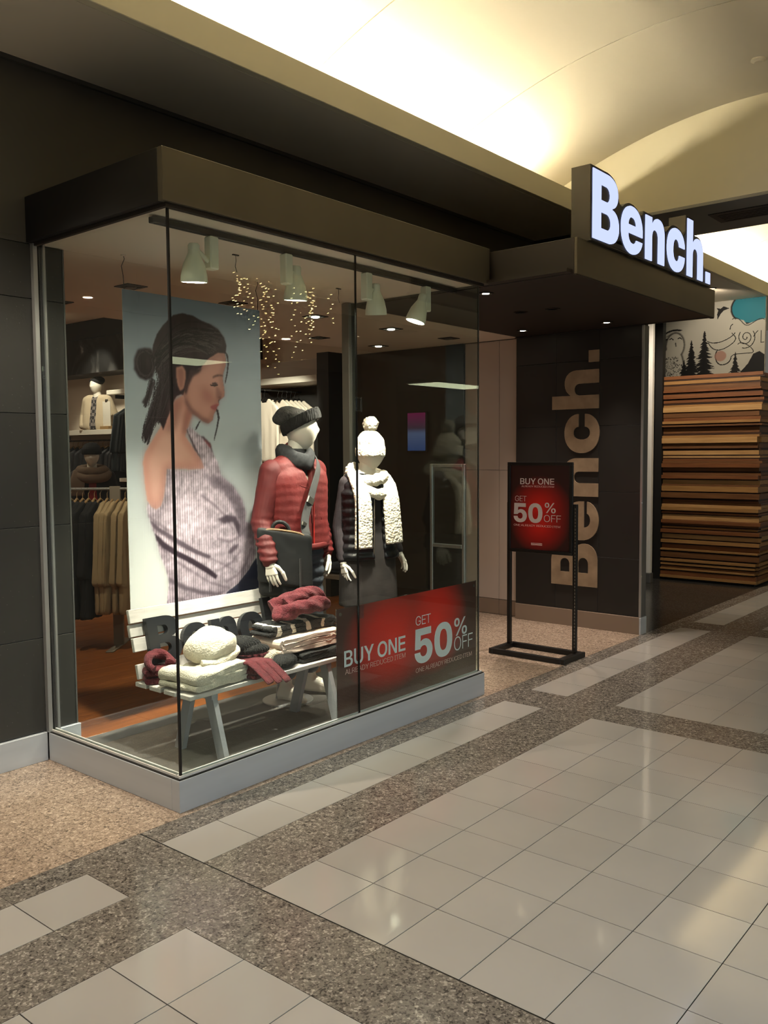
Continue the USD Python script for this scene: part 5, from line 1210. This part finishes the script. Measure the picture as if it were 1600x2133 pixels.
# rays behind the owl
for k, r in enumerate((.14, .19, .24, .29)):
    mur.fill(Polygon([mp(1382, 690), *[(mp(1420, 715)[0] + r * math.cos(t) * 1.0, mp(1420, 715)[1] + r * math.sin(t)) for t in np.linspace(1.2, 2.9, 14)]]).buffer(0).difference(Polygon([(mp(1420, 715)[0] + (r - .022) * math.cos(t), mp(1420, 715)[1] + (r - .022) * math.sin(t)) for t in np.linspace(0, 6.28, 30)])), INK if k % 2 else GREYI, .002, .9)
mur.fill([mp(1382, 730), mp(1406, 722), mp(1404, 732), mp(1382, 742)], INK); mur.fill([mp(1382, 748), mp(1400, 742), mp(1396, 752), mp(1382, 758)], INK)
# owl
owl = unary_union([affinity.scale(Polygon([(math.cos(t), math.sin(t)) for t in np.linspace(0, 2 * PI, 40)]), .125, .17).buffer(0), ])
ho = affinity.translate(owl, *mp(1420, 705)); body_ = affinity.translate(affinity.scale(owl, 1.35, 1.5), *mp(1412, 745))
mur.fill(body_.union(ho).buffer(.012), GREYI * .45, .008, .9); mur.fill(body_.union(ho).buffer(-.006), WHITE - 8, .005)
for i in range(260):
    x, y = mr.uniform(-1, 1), mr.uniform(-1, .55)
    if x * x + y * y < .95: mur.fill(affinity.translate(Polygon([(-.010, 0), (0, -.008), (.010, 0), (0, .005)]), mp(1412, 745)[0] + x * .16, mp(1412, 745)[1] + y * .23), INK * 2, .001, .75)
for x in (1412, 1430): mur.line([mp(x - 4, 692), mp(x, 690), mp(x + 4, 693)], .012, INK, .002)
mur.line([mp(1421, 700), mp(1422, 706)], .012, INK * 2, .003)
# firs, rocks, scrolls, disc, bird
fir(mp(1455, 0)[0], .0, mp(0, 698)[1], .22); fir(mp(1440, 0)[0], .0, mp(0, 736)[1], .20, dens=26); fir(mp(1482, 0)[0], .0, mp(0, 682)[1], .24, dens=40); fir(mp(1545, 0)[0], .0, mp(0, 728)[1], .17, dens=28)
mur.fill([mp(1550, 785), mp(1556, 764), mp(1570, 750), mp(1580, 732), mp(1592, 728), mp(1602, 735), mp(1602, 800), mp(1540, 800)], INK); mur.fill([mp(1382, 800), mp(1384, 782), mp(1402, 772), mp(1408, 790), mp(1408, 800)], INK)
def curve(P, w_, ink=INK): mur.line([tuple(q) for q in smooth_path([mp(*a) for a in P], 60)], w_, ink)
curve([(1488, 702), (1510, 706), (1530, 700), (1545, 688), (1546, 676), (1538, 674), (1534, 684), (1545, 700), (1530, 715), (1508, 720), (1490, 705)], .011)
curve([(1508, 722), (1506, 738), (1514, 748), (1530, 746), (1536, 738)], .014); curve([(1536, 738), (1556, 730), (1580, 728), (1570, 716), (1550, 712)], .010)
sp_ = [(1565 + r_ * math.cos(t), 700 + r_ * 1.05 * math.sin(t)) for t, r_ in zip(np.linspace(0, 4.6 * PI, 50), np.linspace(2, 20, 50))]
mur.line([mp(*a) for a in sp_], .011, INK); curve([(1580, 700), (1588, 690), (1596, 685)], .010); mur.line([mp(1594, 680), mp(1594, 712), mp(1600, 712)], .008, INK)
mur.fill(Polygon([mp(1515 + 12 * math.cos(t), 732 + 10 * math.sin(t)) for t in np.linspace(0, 6.28, 18)]), np.array([150, 110, 96]), .004, .8)
disc = Polygon([mp(1578 + 41 * math.cos(t), 645 + 29 * math.sin(t)) for t in np.linspace(0, 2 * PI, 50)])
mur.fill(disc.buffer(.02), INK, .004); mur.fill(disc, np.array([16, 112, 128]))
mur.fill(Polygon([mp(1530, 690), mp(1545, 664), mp(1560, 668), mp(1566, 676), mp(1580, 672), mp(1602, 668), mp(1602, 690)]), np.array([170, 168, 156]), .002)
curve([(1538, 664), (1552, 666), (1566, 678), (1582, 672), (1600, 670)], .010)
mur.fill([mp(1506, 640), mp(1514, 642), mp(1520, 638), mp(1532, 643), (mp(1520, 646)), mp(1514, 652), mp(1508, 662), mp(1507, 652), mp(1509, 645)], INK)
mt_ = thing('mural', 'black and white mural of owl, firs and teal disc above the timber wall', 'mural', (MX, (MY0 + MY1) / 2, MZ0))
obj('panel', bx(MX + .0006, MX + .04, MY0, MY1, MZ0, MZ1), 'white_metal', mt_)
mur.u, mur.v, mur.c = mur.u, mur.v, mur.c
mur.put(lambda u, v, d: (np.full_like(u, MX) + d, MY1 - u, MZ0 + v), 'print', 'mural_print', mt_)
# ------------------------------------------------------------------ inside the store
plain('wool_black', (20, 20, 21), .9); plain('wool_cream', (160, 138, 104), .9); plain('cotton_white', (232, 222, 206), .9); plain('wool_slate', (40, 46, 50), .9)
plain('wool_brown', (112, 92, 76), .95); plain('wool_beige', (190, 174, 148), .95); plain('hanger_wood', (150, 120, 80), .5); plain('shelf_white', (226, 220, 206), .5)
plain('tee_red', (150, 34, 36), .8); plain('jacket_ink', (30, 29, 32), .7); plain('fixture_taupe', (132, 122, 108), .5); plain('store_dark', (38, 37, 36), .6)
M('plaid', {'t': ('geometry', {}), 'c': ('checker_texture', {'scale': 22, 'color1': lin((48, 46, 48)), 'color2': lin((124, 116, 112))}), 'p': ('principled_bsdf', {'roughness': .9})}, [('t.position', 'c.vector'), ('c.color', 'p.base_color')])
M('picture_dark', {'t': ('geometry', {}), 'n': ('noise_texture', {'scale': 2.4, 'detail': 3, 'distortion': 1.2}), 'r': ('rgb_ramp', {'ramp': [(.45, lin((24, 24, 24))), (.62, lin((60, 59, 58))), (.74, lin((150, 148, 146)))]}), 'p': ('principled_bsdf', {'roughness': .5})}, [('t.position', 'n.vector'), ('n.fac', 'r.fac'), ('r.color', 'p.base_color')])
def garment_mesh(w, h, thick, sleeve, seed, flare=.06, shoulder=.09):
    """A top or coat on a hanger, in its own xz plane, its hem at z = 0; sleeves hang beside it."""
    n = .07; sw_ = w / 2
    body = Polygon([(-n, h), (-sw_, h - shoulder), (-sw_ - .02, h - shoulder - .06), (-sw_ - flare, 0), (sw_ + flare, 0), (sw_ + .02, h - shoulder - .06), (sw_, h - shoulder), (n, h), (n * .6, h - .05), (-n * .6, h - .05)])
    ms = [(body, thick)]
    for s in (-1, 1):
        ms.append((Polygon([(s * (sw_ - .07), h - shoulder + .02), (s * (sw_ + .01), h - shoulder), (s * (sw_ + .075), h - sleeve), (s * (sw_ - .02), h - sleeve - .012)]), thick * 1.25))
    man = m3.Manifold.batch_boolean([manifold(xf(prism(p_ if p_.exterior.is_ccw else Polygon(p_.exterior.coords[::-1]), t_), [('x', PI / 2)], (0, t_ / 2, 0))) for p_, t_ in ms], m3.OpType.Add)
    m = soften(man, .03, 6)
    return displace(m, lambda v: .008 * fb(v * [1, 1, .35], 12, seed) + .006 * np.sin(v[:, 0] * 60 + 3 * fb(v, 3, seed)) * np.clip(1 - v[:, 2] / h, 0, 1))
def hanger_mesh(w, h, shoulder=.09):
    a = tube([(-w / 2 + .02, 0, h - shoulder - .01), (-.05, 0, h - .02), (0, 0, h + .012), (.05, 0, h - .02), (w / 2 - .02, 0, h - shoulder - .01)], .010, 8)
    b = tube([(0, 0, h + .01), (0, 0, h + .055), (.018, 0, h + .075), (.010, 0, h + .098), (-.012, 0, h + .098)], .0028, 6)
    return join([a, b])
def hung(name, label, cat, mat, loc, rz, w, h, thick, sleeve, seed, group, flare=.06):
    t = thing(name, label, cat, loc, rz if rz else 1e-4, group=group)
    obj('cloth', garment_mesh(w, h, thick, sleeve, seed, flare), mat, t, smooth=True, local=True)
    obj('hanger', hanger_mesh(w, h), 'hanger_wood' if mat != 'cotton_white' else 'black_metal', t, smooth=True, local=True)
    return t
# the near rack
RC, RD, RZ = np.array([1.50, 3.25]), np.array([.64, -.77]), 1.325
def rp(t, z, s=0.0): return (*(RC + RD * t + np.array([RD[1], -RD[0]]) * s * -1), z)
rack = thing('clothes_rack', 'low metal clothes rack on the store floor left of the poster', 'clothes rack', (RC[0], RC[1], .05))
obj('rail', cyl(rp(-.62, RZ), rp(.50, RZ), .011, 12), 'aluminium', rack)
for t in (-.60, .30): obj('post', xf(bx(-.042, .042, -.015, .015, .062, RZ + .02, .003), [('z', math.atan2(RD[1], RD[0]))], rp(t, 0)), 'fixture_taupe', rack)
for t in (-.60, .30): obj('foot', xf(bx(-.03, .03, -.26, .26, .05, .062, .003), [('z', math.atan2(RD[1], RD[0]))], rp(t, 0)), 'fixture_taupe', rack)
ra = math.atan2(RD[1], RD[0]) + PI / 2
bk0 = cr0 = None
for i in range(8):
    a = ra + .12 * math.sin(i * 2.3) - .26; h = .93; loc = rp(-.15 + i * .047, RZ - h - .092)
    if bk0 is None: bk0 = hung('coat', 'long black coat on the near rack, first from the left', 'coat', 'wool_black', loc, a, .40, h, .045, .60, 3, 'black coats on the near rack')
    else: copy_of(bk0, loc, a, f'long black coat on the near rack, {ORD[i]} from the left')
for i in range(5):
    a = ra + .10 * math.sin(i * 1.9 + 1) - .22; h = .89; loc = rp(.235 + i * .048, RZ - h - .092)
    if cr0 is None: cr0 = hung('cardigan', 'long cream cardigan on the near rack, first right of the black coats', 'cardigan', 'wool_cream', loc, a, .38, h, .036, .66, 9, 'cream cardigans on the near rack')
    else: copy_of(cr0, loc, a, f'long cream cardigan on the near rack, {ORD[i]} right of the black coats')
# fixtures along the right wall
wd = structure('wall_right_inner')
obj('panel', bx(4.925, 4.944, 1.86, 3.40, .051, DH), 'store_dark', wd)
obj('panel', bx(4.915, 4.944, 3.47, 4.80, .051, 2.36), 'store_dark', wd)
obj('pier', bx(4.50, 4.94, 3.30, 3.47, .051, DH), 'store_dark', wd)
obj('upper_band', bx(4.49, 4.944, 4.8, 9.49, 3.21, 3.449), 'wall_black', wd)
obj('picture_band', bx(4.52, 4.944, 4.8, 9.49, 2.73, 3.208), 'picture_dark', wd)
def wall_shelf(y0, y1, z, label, x0=4.50, th=.07):
    s = thing('wall_shelf', label, 'shelf', ((x0 + 4.94) / 2, (y0 + y1) / 2, z - th))
    obj('board', bx(x0, 4.943, y0, y1, z - th, z, .003), 'shelf_white', s)
    for y in (y0 + .06, y1 - .06): obj('bracket', bx(x0 + .1, 4.943, y - .008, y + .008, z - th - .05, z - th), 'black_metal', s)
    return s
wall_shelf(3.475, 4.75, 2.44, 'bright white shelf high on the wall above the white tees')
obj('panel', bx(4.88, 4.944, 3.475, 4.75, 2.442, DH), 'cream_panel', wd)
wall_shelf(7.25, 9.2, 1.945, 'white display shelf carrying the bust in the beige jacket')
wall_shelf(6.6, 7.45, 2.47, 'white shelf high at the back above the slate jackets', th=.06)
wall_shelf(6.6, 7.2, 1.28, 'white shelf low at the back below the slate jackets', th=.05)
def wall_rail(y0, y1, z, label, x=4.70):
    s = thing('hanging_rail', label, 'hanging rail', (x, (y0 + y1) / 2, z))
    obj('bar', cyl((x, y0, z), (x, y1, z), .010, 10), 'black_metal', s)
    for y in (y0 + .05, y1 - .05): obj('arm', cyl((x, y, z), (4.943, y, z), .008, 8), 'black_metal', s)
arm_ = thing('tee_rack', 'black face-out rack under the bright white shelf holding white tees', 'rack', (4.94, 4.13, 2.3))
obj('bar', cyl((4.28, 4.13, 2.30), (4.943, 4.13, 2.30), .009, 10), 'black_metal', arm_)
obj('end_stop', bx(4.272, 4.282, 4.115, 4.145, 2.285, 2.335, .002), 'black_metal', arm_)
wall_rail(7.3, 9.2, 1.80, 'black rail under the bust shelf holding dark garments')
wall_rail(6.6, 7.3, 2.32, 'black rail at the back holding slate jackets')
t0 = None
for i in range(7):
    loc = (4.34 if i == 0 else 4.48 + i * .066, 4.13, 2.30 - .70 - .092); a = -PI / 2 + .06 * math.sin(i * 2.2)
    if t0 is None: t0 = hung('t_shirt', 'white t-shirt turned to face the window, first of the row under the white shelf', 't-shirt', 'cotton_white', loc, a, .40, .70, .03, .24, 14, 'white tees under the white shelf', .02)
    else: copy_of(t0, loc, a, f'white t-shirt under the white shelf, {ORD[i]} from the left')
s0 = None
for i in range(7):
    loc = (4.70, 6.66 + i * .09, 2.32 - .86 - .092); a = -.25 + .2 * math.sin(i * 1.7)
    if s0 is None: s0 = hung('jacket', 'slate gray jacket on the back rail, first from the right', 'jacket', 'wool_slate', loc, a, .42, .86, .05, .60, 21, 'slate jackets on the back rail')
    else: copy_of(s0, loc, a, f'slate gray jacket on the back rail, {ORD[i]} from the right')
d0 = None
for i in range(14):
    loc = (4.70, 7.36 + i * .13, 1.80 - .80 - .092); a = -.2 + .25 * math.sin(i * 1.3)
    if d0 is None: d0 = hung('cardigan', 'dark garment on the rail under the bust shelf, first from the right', 'cardigan', 'jacket_ink', loc, a, .40, .80, .05, .58, 25, 'dark garments under the bust shelf')
    else: copy_of(d0, loc, a, f'dark garment on the rail under the bust shelf, {ORD[i]} from the right')
# bust in a beige jacket
B = Figure(4.66, 7.92, 1.946 - .93 * 1.5 / 1.8, 1.50, PI + .35)
b_ = B.p
bust = thing('bust', 'shelf bust in an open beige jacket over a plaid shirt, with a black beanie', 'mannequin', (4.70, 7.92, 1.946))
flat = m3.Manifold.hull_points(np.array([(x, y, z) for x in (3.5, 6) for y in (7, 9) for z in (1.0, 1.949)]))
torso = soften(bones([((b_(-.15, 0, 1.44), .055), (b_(.15, 0, 1.44), .055), (b_(-.09, 0, 1.0), .10), (b_(.09, 0, 1.0), .10)), ((b_(0, 0, 1.45), .06), (b_(0, .01, 1.58), .05))]) - flat, .025, 5)
obj('body', union_tm([torso, egg(b_(0, .03, 1.67), B.face - PI / 2 - .2)]), 'mannequin_white', bust, smooth=True)
obj('shirt', garment([((b_(-.14, .01, 1.43), .065), (b_(.14, .01, 1.43), .065), (b_(-.10, .02, 1.0), .112), (b_(.10, .02, 1.0), .112))], lambda v: .004 * fb(v, 10, 1), .025, 5, [flat]), 'plaid', bust, smooth=True)
op = m3.Manifold.hull_points(np.array([b_(x, y, z) for x, z in ((-.065, .8), (.065, .8), (-.05, 1.7), (.05, 1.7)) for y in (.05, .5)]))
jb2 = [((b_(-.16, 0, 1.43), .078), (b_(.16, 0, 1.43), .078), (b_(-.13, .01, 1.0), .13), (b_(.13, .01, 1.0), .13))]
for s in (-1, 1): jb2 += [((b_(s * .20, 0, 1.42), .075), (b_(s * .30, -.03, 1.18), .062)), ((b_(s * .30, -.03, 1.18), .062), (b_(s * .24, .10, 1.0), .052))]
obj('jacket', garment(jb2, lambda v: .006 * fb(v, 8, 3), .022, 5, [op, flat]), 'wool_beige', bust, smooth=True)
obj('beanie', garment([((b_(0, .01, 1.745), (.095, .11, .06)), (b_(0, -.05, 1.77), (.08, .09, .055)))], lambda v: .004 * fb(v, 20, 2), .018, 4), 'wool_black', bust, smooth=True)
psb = thing('price_sign', 'white clipped price card on a wooden foot beside the bust', 'sign', (4.58, 7.58, 1.946))
obj('foot', bx(4.53, 4.63, 7.47, 7.68, 1.946, 1.99, .004), 'hanger_wood', psb)
obj('card', bx(4.575, 4.583, 7.485, 7.665, 1.99, 2.33), 'shelf_white', psb)
obj('clip', bx(4.570, 4.588, 7.55, 7.60, 2.32, 2.36, .003), 'buckle', psb)
# the mannequin behind the rack
K = Figure(2.86, 5.22, .05, 1.66, -PI / 2 - .55)
k_ = K.p
aK = {'R': (k_(.18, 0, 1.42), k_(.25, -.04, 1.13), k_(.26, .04, .9), K.up * -1, -K.r, K.f), 'L': (k_(-.18, 0, 1.42), k_(-.25, -.04, 1.13), k_(-.26, .04, .9), K.up * -1, K.r, K.f)}
lK = {'R': (k_(.09, 0, .9), k_(.1, .02, .49), k_(.1, -.02, .085), k_(.11, .13, .022)), 'L': (k_(-.09, 0, .9), k_(-.1, .02, .49), k_(-.1, -.02, .085), k_(-.12, .13, .022))}
brn = thing('mannequin', 'mannequin in a black beanie and wide brown scarf standing behind the clothes rack', 'mannequin', (2.86, 5.22, .05))
obj('body', mannequin_body(K, aK, lK, K.face - .1, 0, head_off=(0, .03, 1.66)), 'mannequin_white', brn, smooth=True)
jk = [((k_(-.16, 0, 1.43), .08), (k_(.16, 0, 1.43), .08), (k_(-.12, .0, 1.0), .13), (k_(.12, .0, 1.0), .13))]
for s in ('R', 'L'): a, b, c = aK[s][:3]; jk += [((a, .075), (b, .065)), ((b, .065), (b * .1 + c * .9, .052))]
obj('jacket', garment(jk, lambda v: .005 * fb(v, 8, 6), .022, 5, [m3.Manifold.hull_points(np.array([k_(x, y, z) for x, z in ((-.05, .8), (.05, .8), (-.03, 1.7), (.03, 1.7)) for y in (.05, .5)]))]), 'jacket_ink', brn, smooth=True)
obj('t_shirt', garment([((k_(-.14, .005, 1.42), .07), (k_(.14, .005, 1.42), .07), (k_(-.10, .01, 1.0), .12), (k_(.10, .01, 1.0), .12))], lambda v: .003 * fb(v, 9, 2), .025, 4), 'tee_red', brn, smooth=True)
obj('trousers', garment([((k_(-.09, 0, 1.0), .12), (k_(.09, 0, 1.0), .12), (k_(-.09, 0, .88), .11), (k_(.09, 0, .88), .11))] + [((lK[s][0], .105), (lK[s][1], .075)) for s in 'RL'] + [((lK[s][1], .075), (lK[s][2], .06)) for s in 'RL'], lambda v: .004 * fb(v, 8, 2), .025, 5), 'jacket_ink', brn, smooth=True)
for z, rr_, tl in ((1.50, .125, .02), (1.455, .165, .05)):
    obj('scarf_wrap', displace(sweep([k_(rr_ * math.cos(t), .01 + rr_ * .95 * math.sin(t), z - tl * math.sin(t)) for t in np.linspace(0, 2 * PI, 44, endpoint=False)], round_section(12), .055, .050, closed=True, up=(0, 0, 1)), lambda v: .012 * fb(v, 14, 3)), 'wool_brown', brn, smooth=True)
obj('scarf_end', displace(sweep(smooth_path([k_(.13, .08, 1.46), k_(.16, .16, 1.38), k_(.17, .18, 1.22)], 20), round_section(14, 3), .075, .022, up=K.f), lambda v: .006 * fb(v, 20, 5)), 'wool_brown', brn, smooth=True)
hk = k_(0, .03, 1.66)
obj('beanie', garment([((hk + K.up * .07, (.1, .1, .055)), (hk + K.up * .10 - K.f * .03, (.085, .085, .05)))], lambda v: .003 * fb(v, 20, 1), .016, 4), 'wool_black', brn, smooth=True)
obj('beanie_cuff', sweep([hk + K.r * .092 * math.cos(t) + K.f * .105 * math.sin(t) + K.up * .052 for t in np.linspace(0, 2 * PI, 40, endpoint=False)], round_section(10, 3), .013, .034, closed=True, up=(0, 0, 1)), 'wool_black', brn, smooth=True)
# wall screen, folded jeans, security gate
scr = thing('wall_screen', 'small wall screen with a pink and pale blue picture behind the white scarf mannequin', 'screen', (4.90, 2.43, 1.62))
obj('case', bx(4.895, 4.924, 2.30, 2.56, 1.60, 2.02, .003), 'black_satin', scr)
M('screen_picture', {'t': ('geometry', {}), 's': ('separate_xyz', {}), 'm': ('map_range', {'from_min': 1.62, 'from_max': 2.0, 'to_min': 0, 'to_max': 1}), 'r': ('rgb_ramp', {'ramp': [(0, lin((96, 120, 190))), (.45, lin((150, 160, 210))), (.6, lin((120, 90, 110))), (1, lin((190, 60, 120)))]}), 'e': ('emission', {'strength': .35})},
  [('t.position', 's.vector'), ('s.z', 'm.value'), ('m.result', 'r.fac'), ('r.color', 'e.color')], 'e.emission')
obj('display', bx(4.892, 4.895, 2.315, 2.545, 1.615, 2.005), 'screen_picture', scr)
gate = thing('security_gate', 'slim aluminium-framed anti-theft gate standing in the shop entrance', 'security gate', (3.62, 1.12, 0))
gy0, gy1 = .945, 1.30
obj('frame', join([bx(3.605, 3.635, gy0, gy0 + .028, 0, 1.50, .004), bx(3.605, 3.635, gy1 - .028, gy1, 0, 1.50, .004), bx(3.605, 3.635, gy0 + .028, gy1 - .028, 1.475, 1.50, .004), bx(3.605, 3.635, gy0 + .028, gy1 - .028, .80, .83, .004), bx(3.605, 3.635, gy0 + .028, gy1 - .028, .05, .08, .004)]), 'aluminium', gate)
obj('glass_panel', bx(3.617, 3.623, gy0 + .028, gy1 - .028, .83, 1.475), 'pane_glass', gate)
obj('lower_panel', bx(3.613, 3.627, gy0 + .028, gy1 - .028, .08, .80), 'store_dark', gate)
jt = thing('folded_jeans', 'folded blue jeans on a low stool behind the white scarf mannequin', 'jeans', (3.6, 2.2, .50))
jm = rest(folded(.30, .34, .10, 3, 41), 3.6, 2.2, .50); lift(jm, .501)
obj('cloth', jm, 'denim', jt, smooth=True)
stl = thing('display_stool', 'low taupe display stool under the folded jeans', 'stool', (3.6, 2.2, .05))
obj('top', bx(3.40, 3.80, 2.0, 2.4, .46, .50, .005), 'fixture_taupe', stl)
for x in (3.42, 3.78):
    for y in (2.02, 2.38): obj('leg', bx(x - .018, x + .018, y - .018, y + .018, .05, .46), 'fixture_taupe', stl)
# square recessed spotlights in the store ceiling
lit_xy = {(2.696, 1.735), (3.638, 1.75), (4.491, 2.605)}
names = ['first on the left', 'second from the left', 'third', 'fourth', 'fifth']
k = 0
for row, y in (('front', 1.735), ('second', 2.605)):
    for j, x in enumerate((1.009, 1.858, 2.696, 3.638, 4.50)):
        on_ = (x in (2.696, 3.638) and row == 'front') or (x == 4.50 and row == 'second')
        z = DH + .004
        t = thing('recessed_spotlight', f'square black recessed spotlight in the store ceiling, {row} row, {names[j]}' + (', lit' if on_ else ', dark'), 'ceiling light', (x, y, z - .006), group='square black ceiling spotlights')
        obj('bezel', join([bx(x - .075, x + .075, y - .075, y - .05, z - .006, z - .0005), bx(x - .075, x + .075, y + .05, y + .075, z - .006, z - .0005), bx(x - .075, x - .05, y - .05, y + .05, z - .006, z - .0005), bx(x + .05, x + .075, y - .05, y + .05, z - .006, z - .0005)]), 'vent_black', t)
        obj('well', bx(x - .05, x + .05, y - .05, y + .05, z - .003, z - .0005), 'wall_black', t)
        obj('lamp', xf(revolve([(.034, 0), (.034, -.006), (.022, -.010), (.001, -.011)], 20), loc=(x, y, z - .0035)), 'lamp_warm' if on_ else 'trim_gray', t)
disk_light('/World/store_beam_000', (2.696, 1.735, DH - .03), (2.9, 2.4, 0), .04, STORE * 6, (1, .85, .68), 40, .5)
disk_light('/World/store_beam_001', (3.5, 2.9, DH - .03), (4.55, 4.1, 1.9), .05, STORE * 45, (1, .88, .72), 20, .5)  # unseen lamp, placed to light the white tees
disk_light('/World/store_beam_002', (3.9, 7.3, 3.40), (4.62, 7.8, 2.1), .05, STORE * 30, (1, .86, .68), 30, .5)  # lamp out of view that brightens the shelf bust
disk_light('/World/store_beam_003', (1.6, 4.4, 3.40), (2.4, 4.9, 1.2), .05, STORE * 10, (1, .86, .68), 40, .5)  # lights the mannequin behind the rack from an unseen spot
disk_light('/World/store_beam_004', (1.05, 2.3, DH - .03), (1.62, 3.1, .9), .045, STORE * 22, (1, .85, .66), 40, .7)  # lamp without a fitting, placed to light the near clothes rack
rect_light('/World/store_panel', (2.2, 6.5, 3.43), (2.2, 6.5, 0), 1.2, .3, STORE * .5, (1, .85, .66))  # added fill for the store interior, no fitting modelled

# ------------------------------------------------------------------ unseen shops across the mall, placed to light the plinth and mirror in glass
plain('opposite_wall', (60, 58, 56), .6); plain('opposite_room', (52, 52, 54), .8)
wo = structure('wall_opposite')
OY = -5.3
for x0, x1, z0, z1 in ((-6, -5.2, 0, SOF), (2.0, 2.6, 0, SOF), (7.4, 8.2, 0, SOF), (11.6, 13, 0, SOF), (-5.2, 2.0, 2.75, SOF), (2.6, 7.4, 2.75, SOF), (8.2, 11.6, 2.75, SOF)):
    obj('panel', bx(x0, x1, OY - .12, OY, z0, z1), 'opposite_wall', wo)
for nm_, (x0, x1) in zip(('near', 'middle', 'far'), ((-5.2, 2.0), (2.6, 7.4), (8.2, 11.6))):
    obj('room', join([bx(x0 - .1, x0, OY - 4, OY - .12, 0, 2.9), bx(x1, x1 + .1, OY - 4, OY - .12, 0, 2.9), bx(x0, x1, OY - 4.1, OY - 4, 0, 2.9), bx(x0, x1, OY - 4, OY - .12, 2.8, 2.9), bx(x0, x1, OY - 4, OY, -.05, 0)]), 'opposite_room', wo)
    runs = {'near': (x0 + .4, x1 - .4, 3), 'middle': (2.8, 5.15, 1), 'far': (9.7, 11.4, 1)}[nm_]  # the near shop's lamps are out of view, even in the glass
    for k, y in enumerate((OY - .55, OY - 1.7, OY - 2.9)[:runs[2]]):
        a_, b_ = runs[:2]
        t = thing('lamp_panel', f'unseen long ceiling lamp {("near the front", "halfway in", "at the back")[k]} of the {nm_} shop opposite', 'ceiling light', ((a_ + b_) / 2, y, 2.77), group='unseen lamps in the shops opposite')
        obj('housing', bx(a_ - .03, b_ + .03, y - .42, y + .42, 2.775, 2.7995), 'white_metal', t)
        obj('diffuser', bx(a_, b_, y - .40, y + .40, 2.768, 2.775), 'cool_lamp' if nm_ == 'near' else 'green_lamp', t)

# tiny warm string lights hanging across the mall, mirrored in the glass
emit('bead_glow', (255, 214, 140), 190.0)
rs = random.Random(19)
sl = thing('string_lights', 'cluster of tiny warm string lights hanging from the soffit across the mall', 'string lights', (4.9, -4.2, 2.5))
wires, beads = [], []
for k in range(16):
    x, y = 4.0 + k * .1 + rs.uniform(-.04, .04), -4.2 + rs.uniform(-.15, .15); n = rs.randint(5, 15); z = SOF
    L = .35 + .75 * math.exp(-((x - 4.75) / .45) ** 2) * rs.uniform(.7, 1.0)
    wires.append(tube([(x, y, SOF), (x + .01, y, SOF - L * .5), (x, y, SOF - L)], .0012, 5))
    for j in range(n):
        b = trimesh.creation.icosphere(1, radius=.0036); b.apply_translation((x + rs.uniform(-.06, .06), y + rs.uniform(-.02, .02), SOF - L * (j + 1) / n)); beads.append(b)
obj('wire', join(wires), 'black_metal', sl, kind='stuff')
obj('bulb', join(beads), 'bead_glow', sl, kind='stuff')
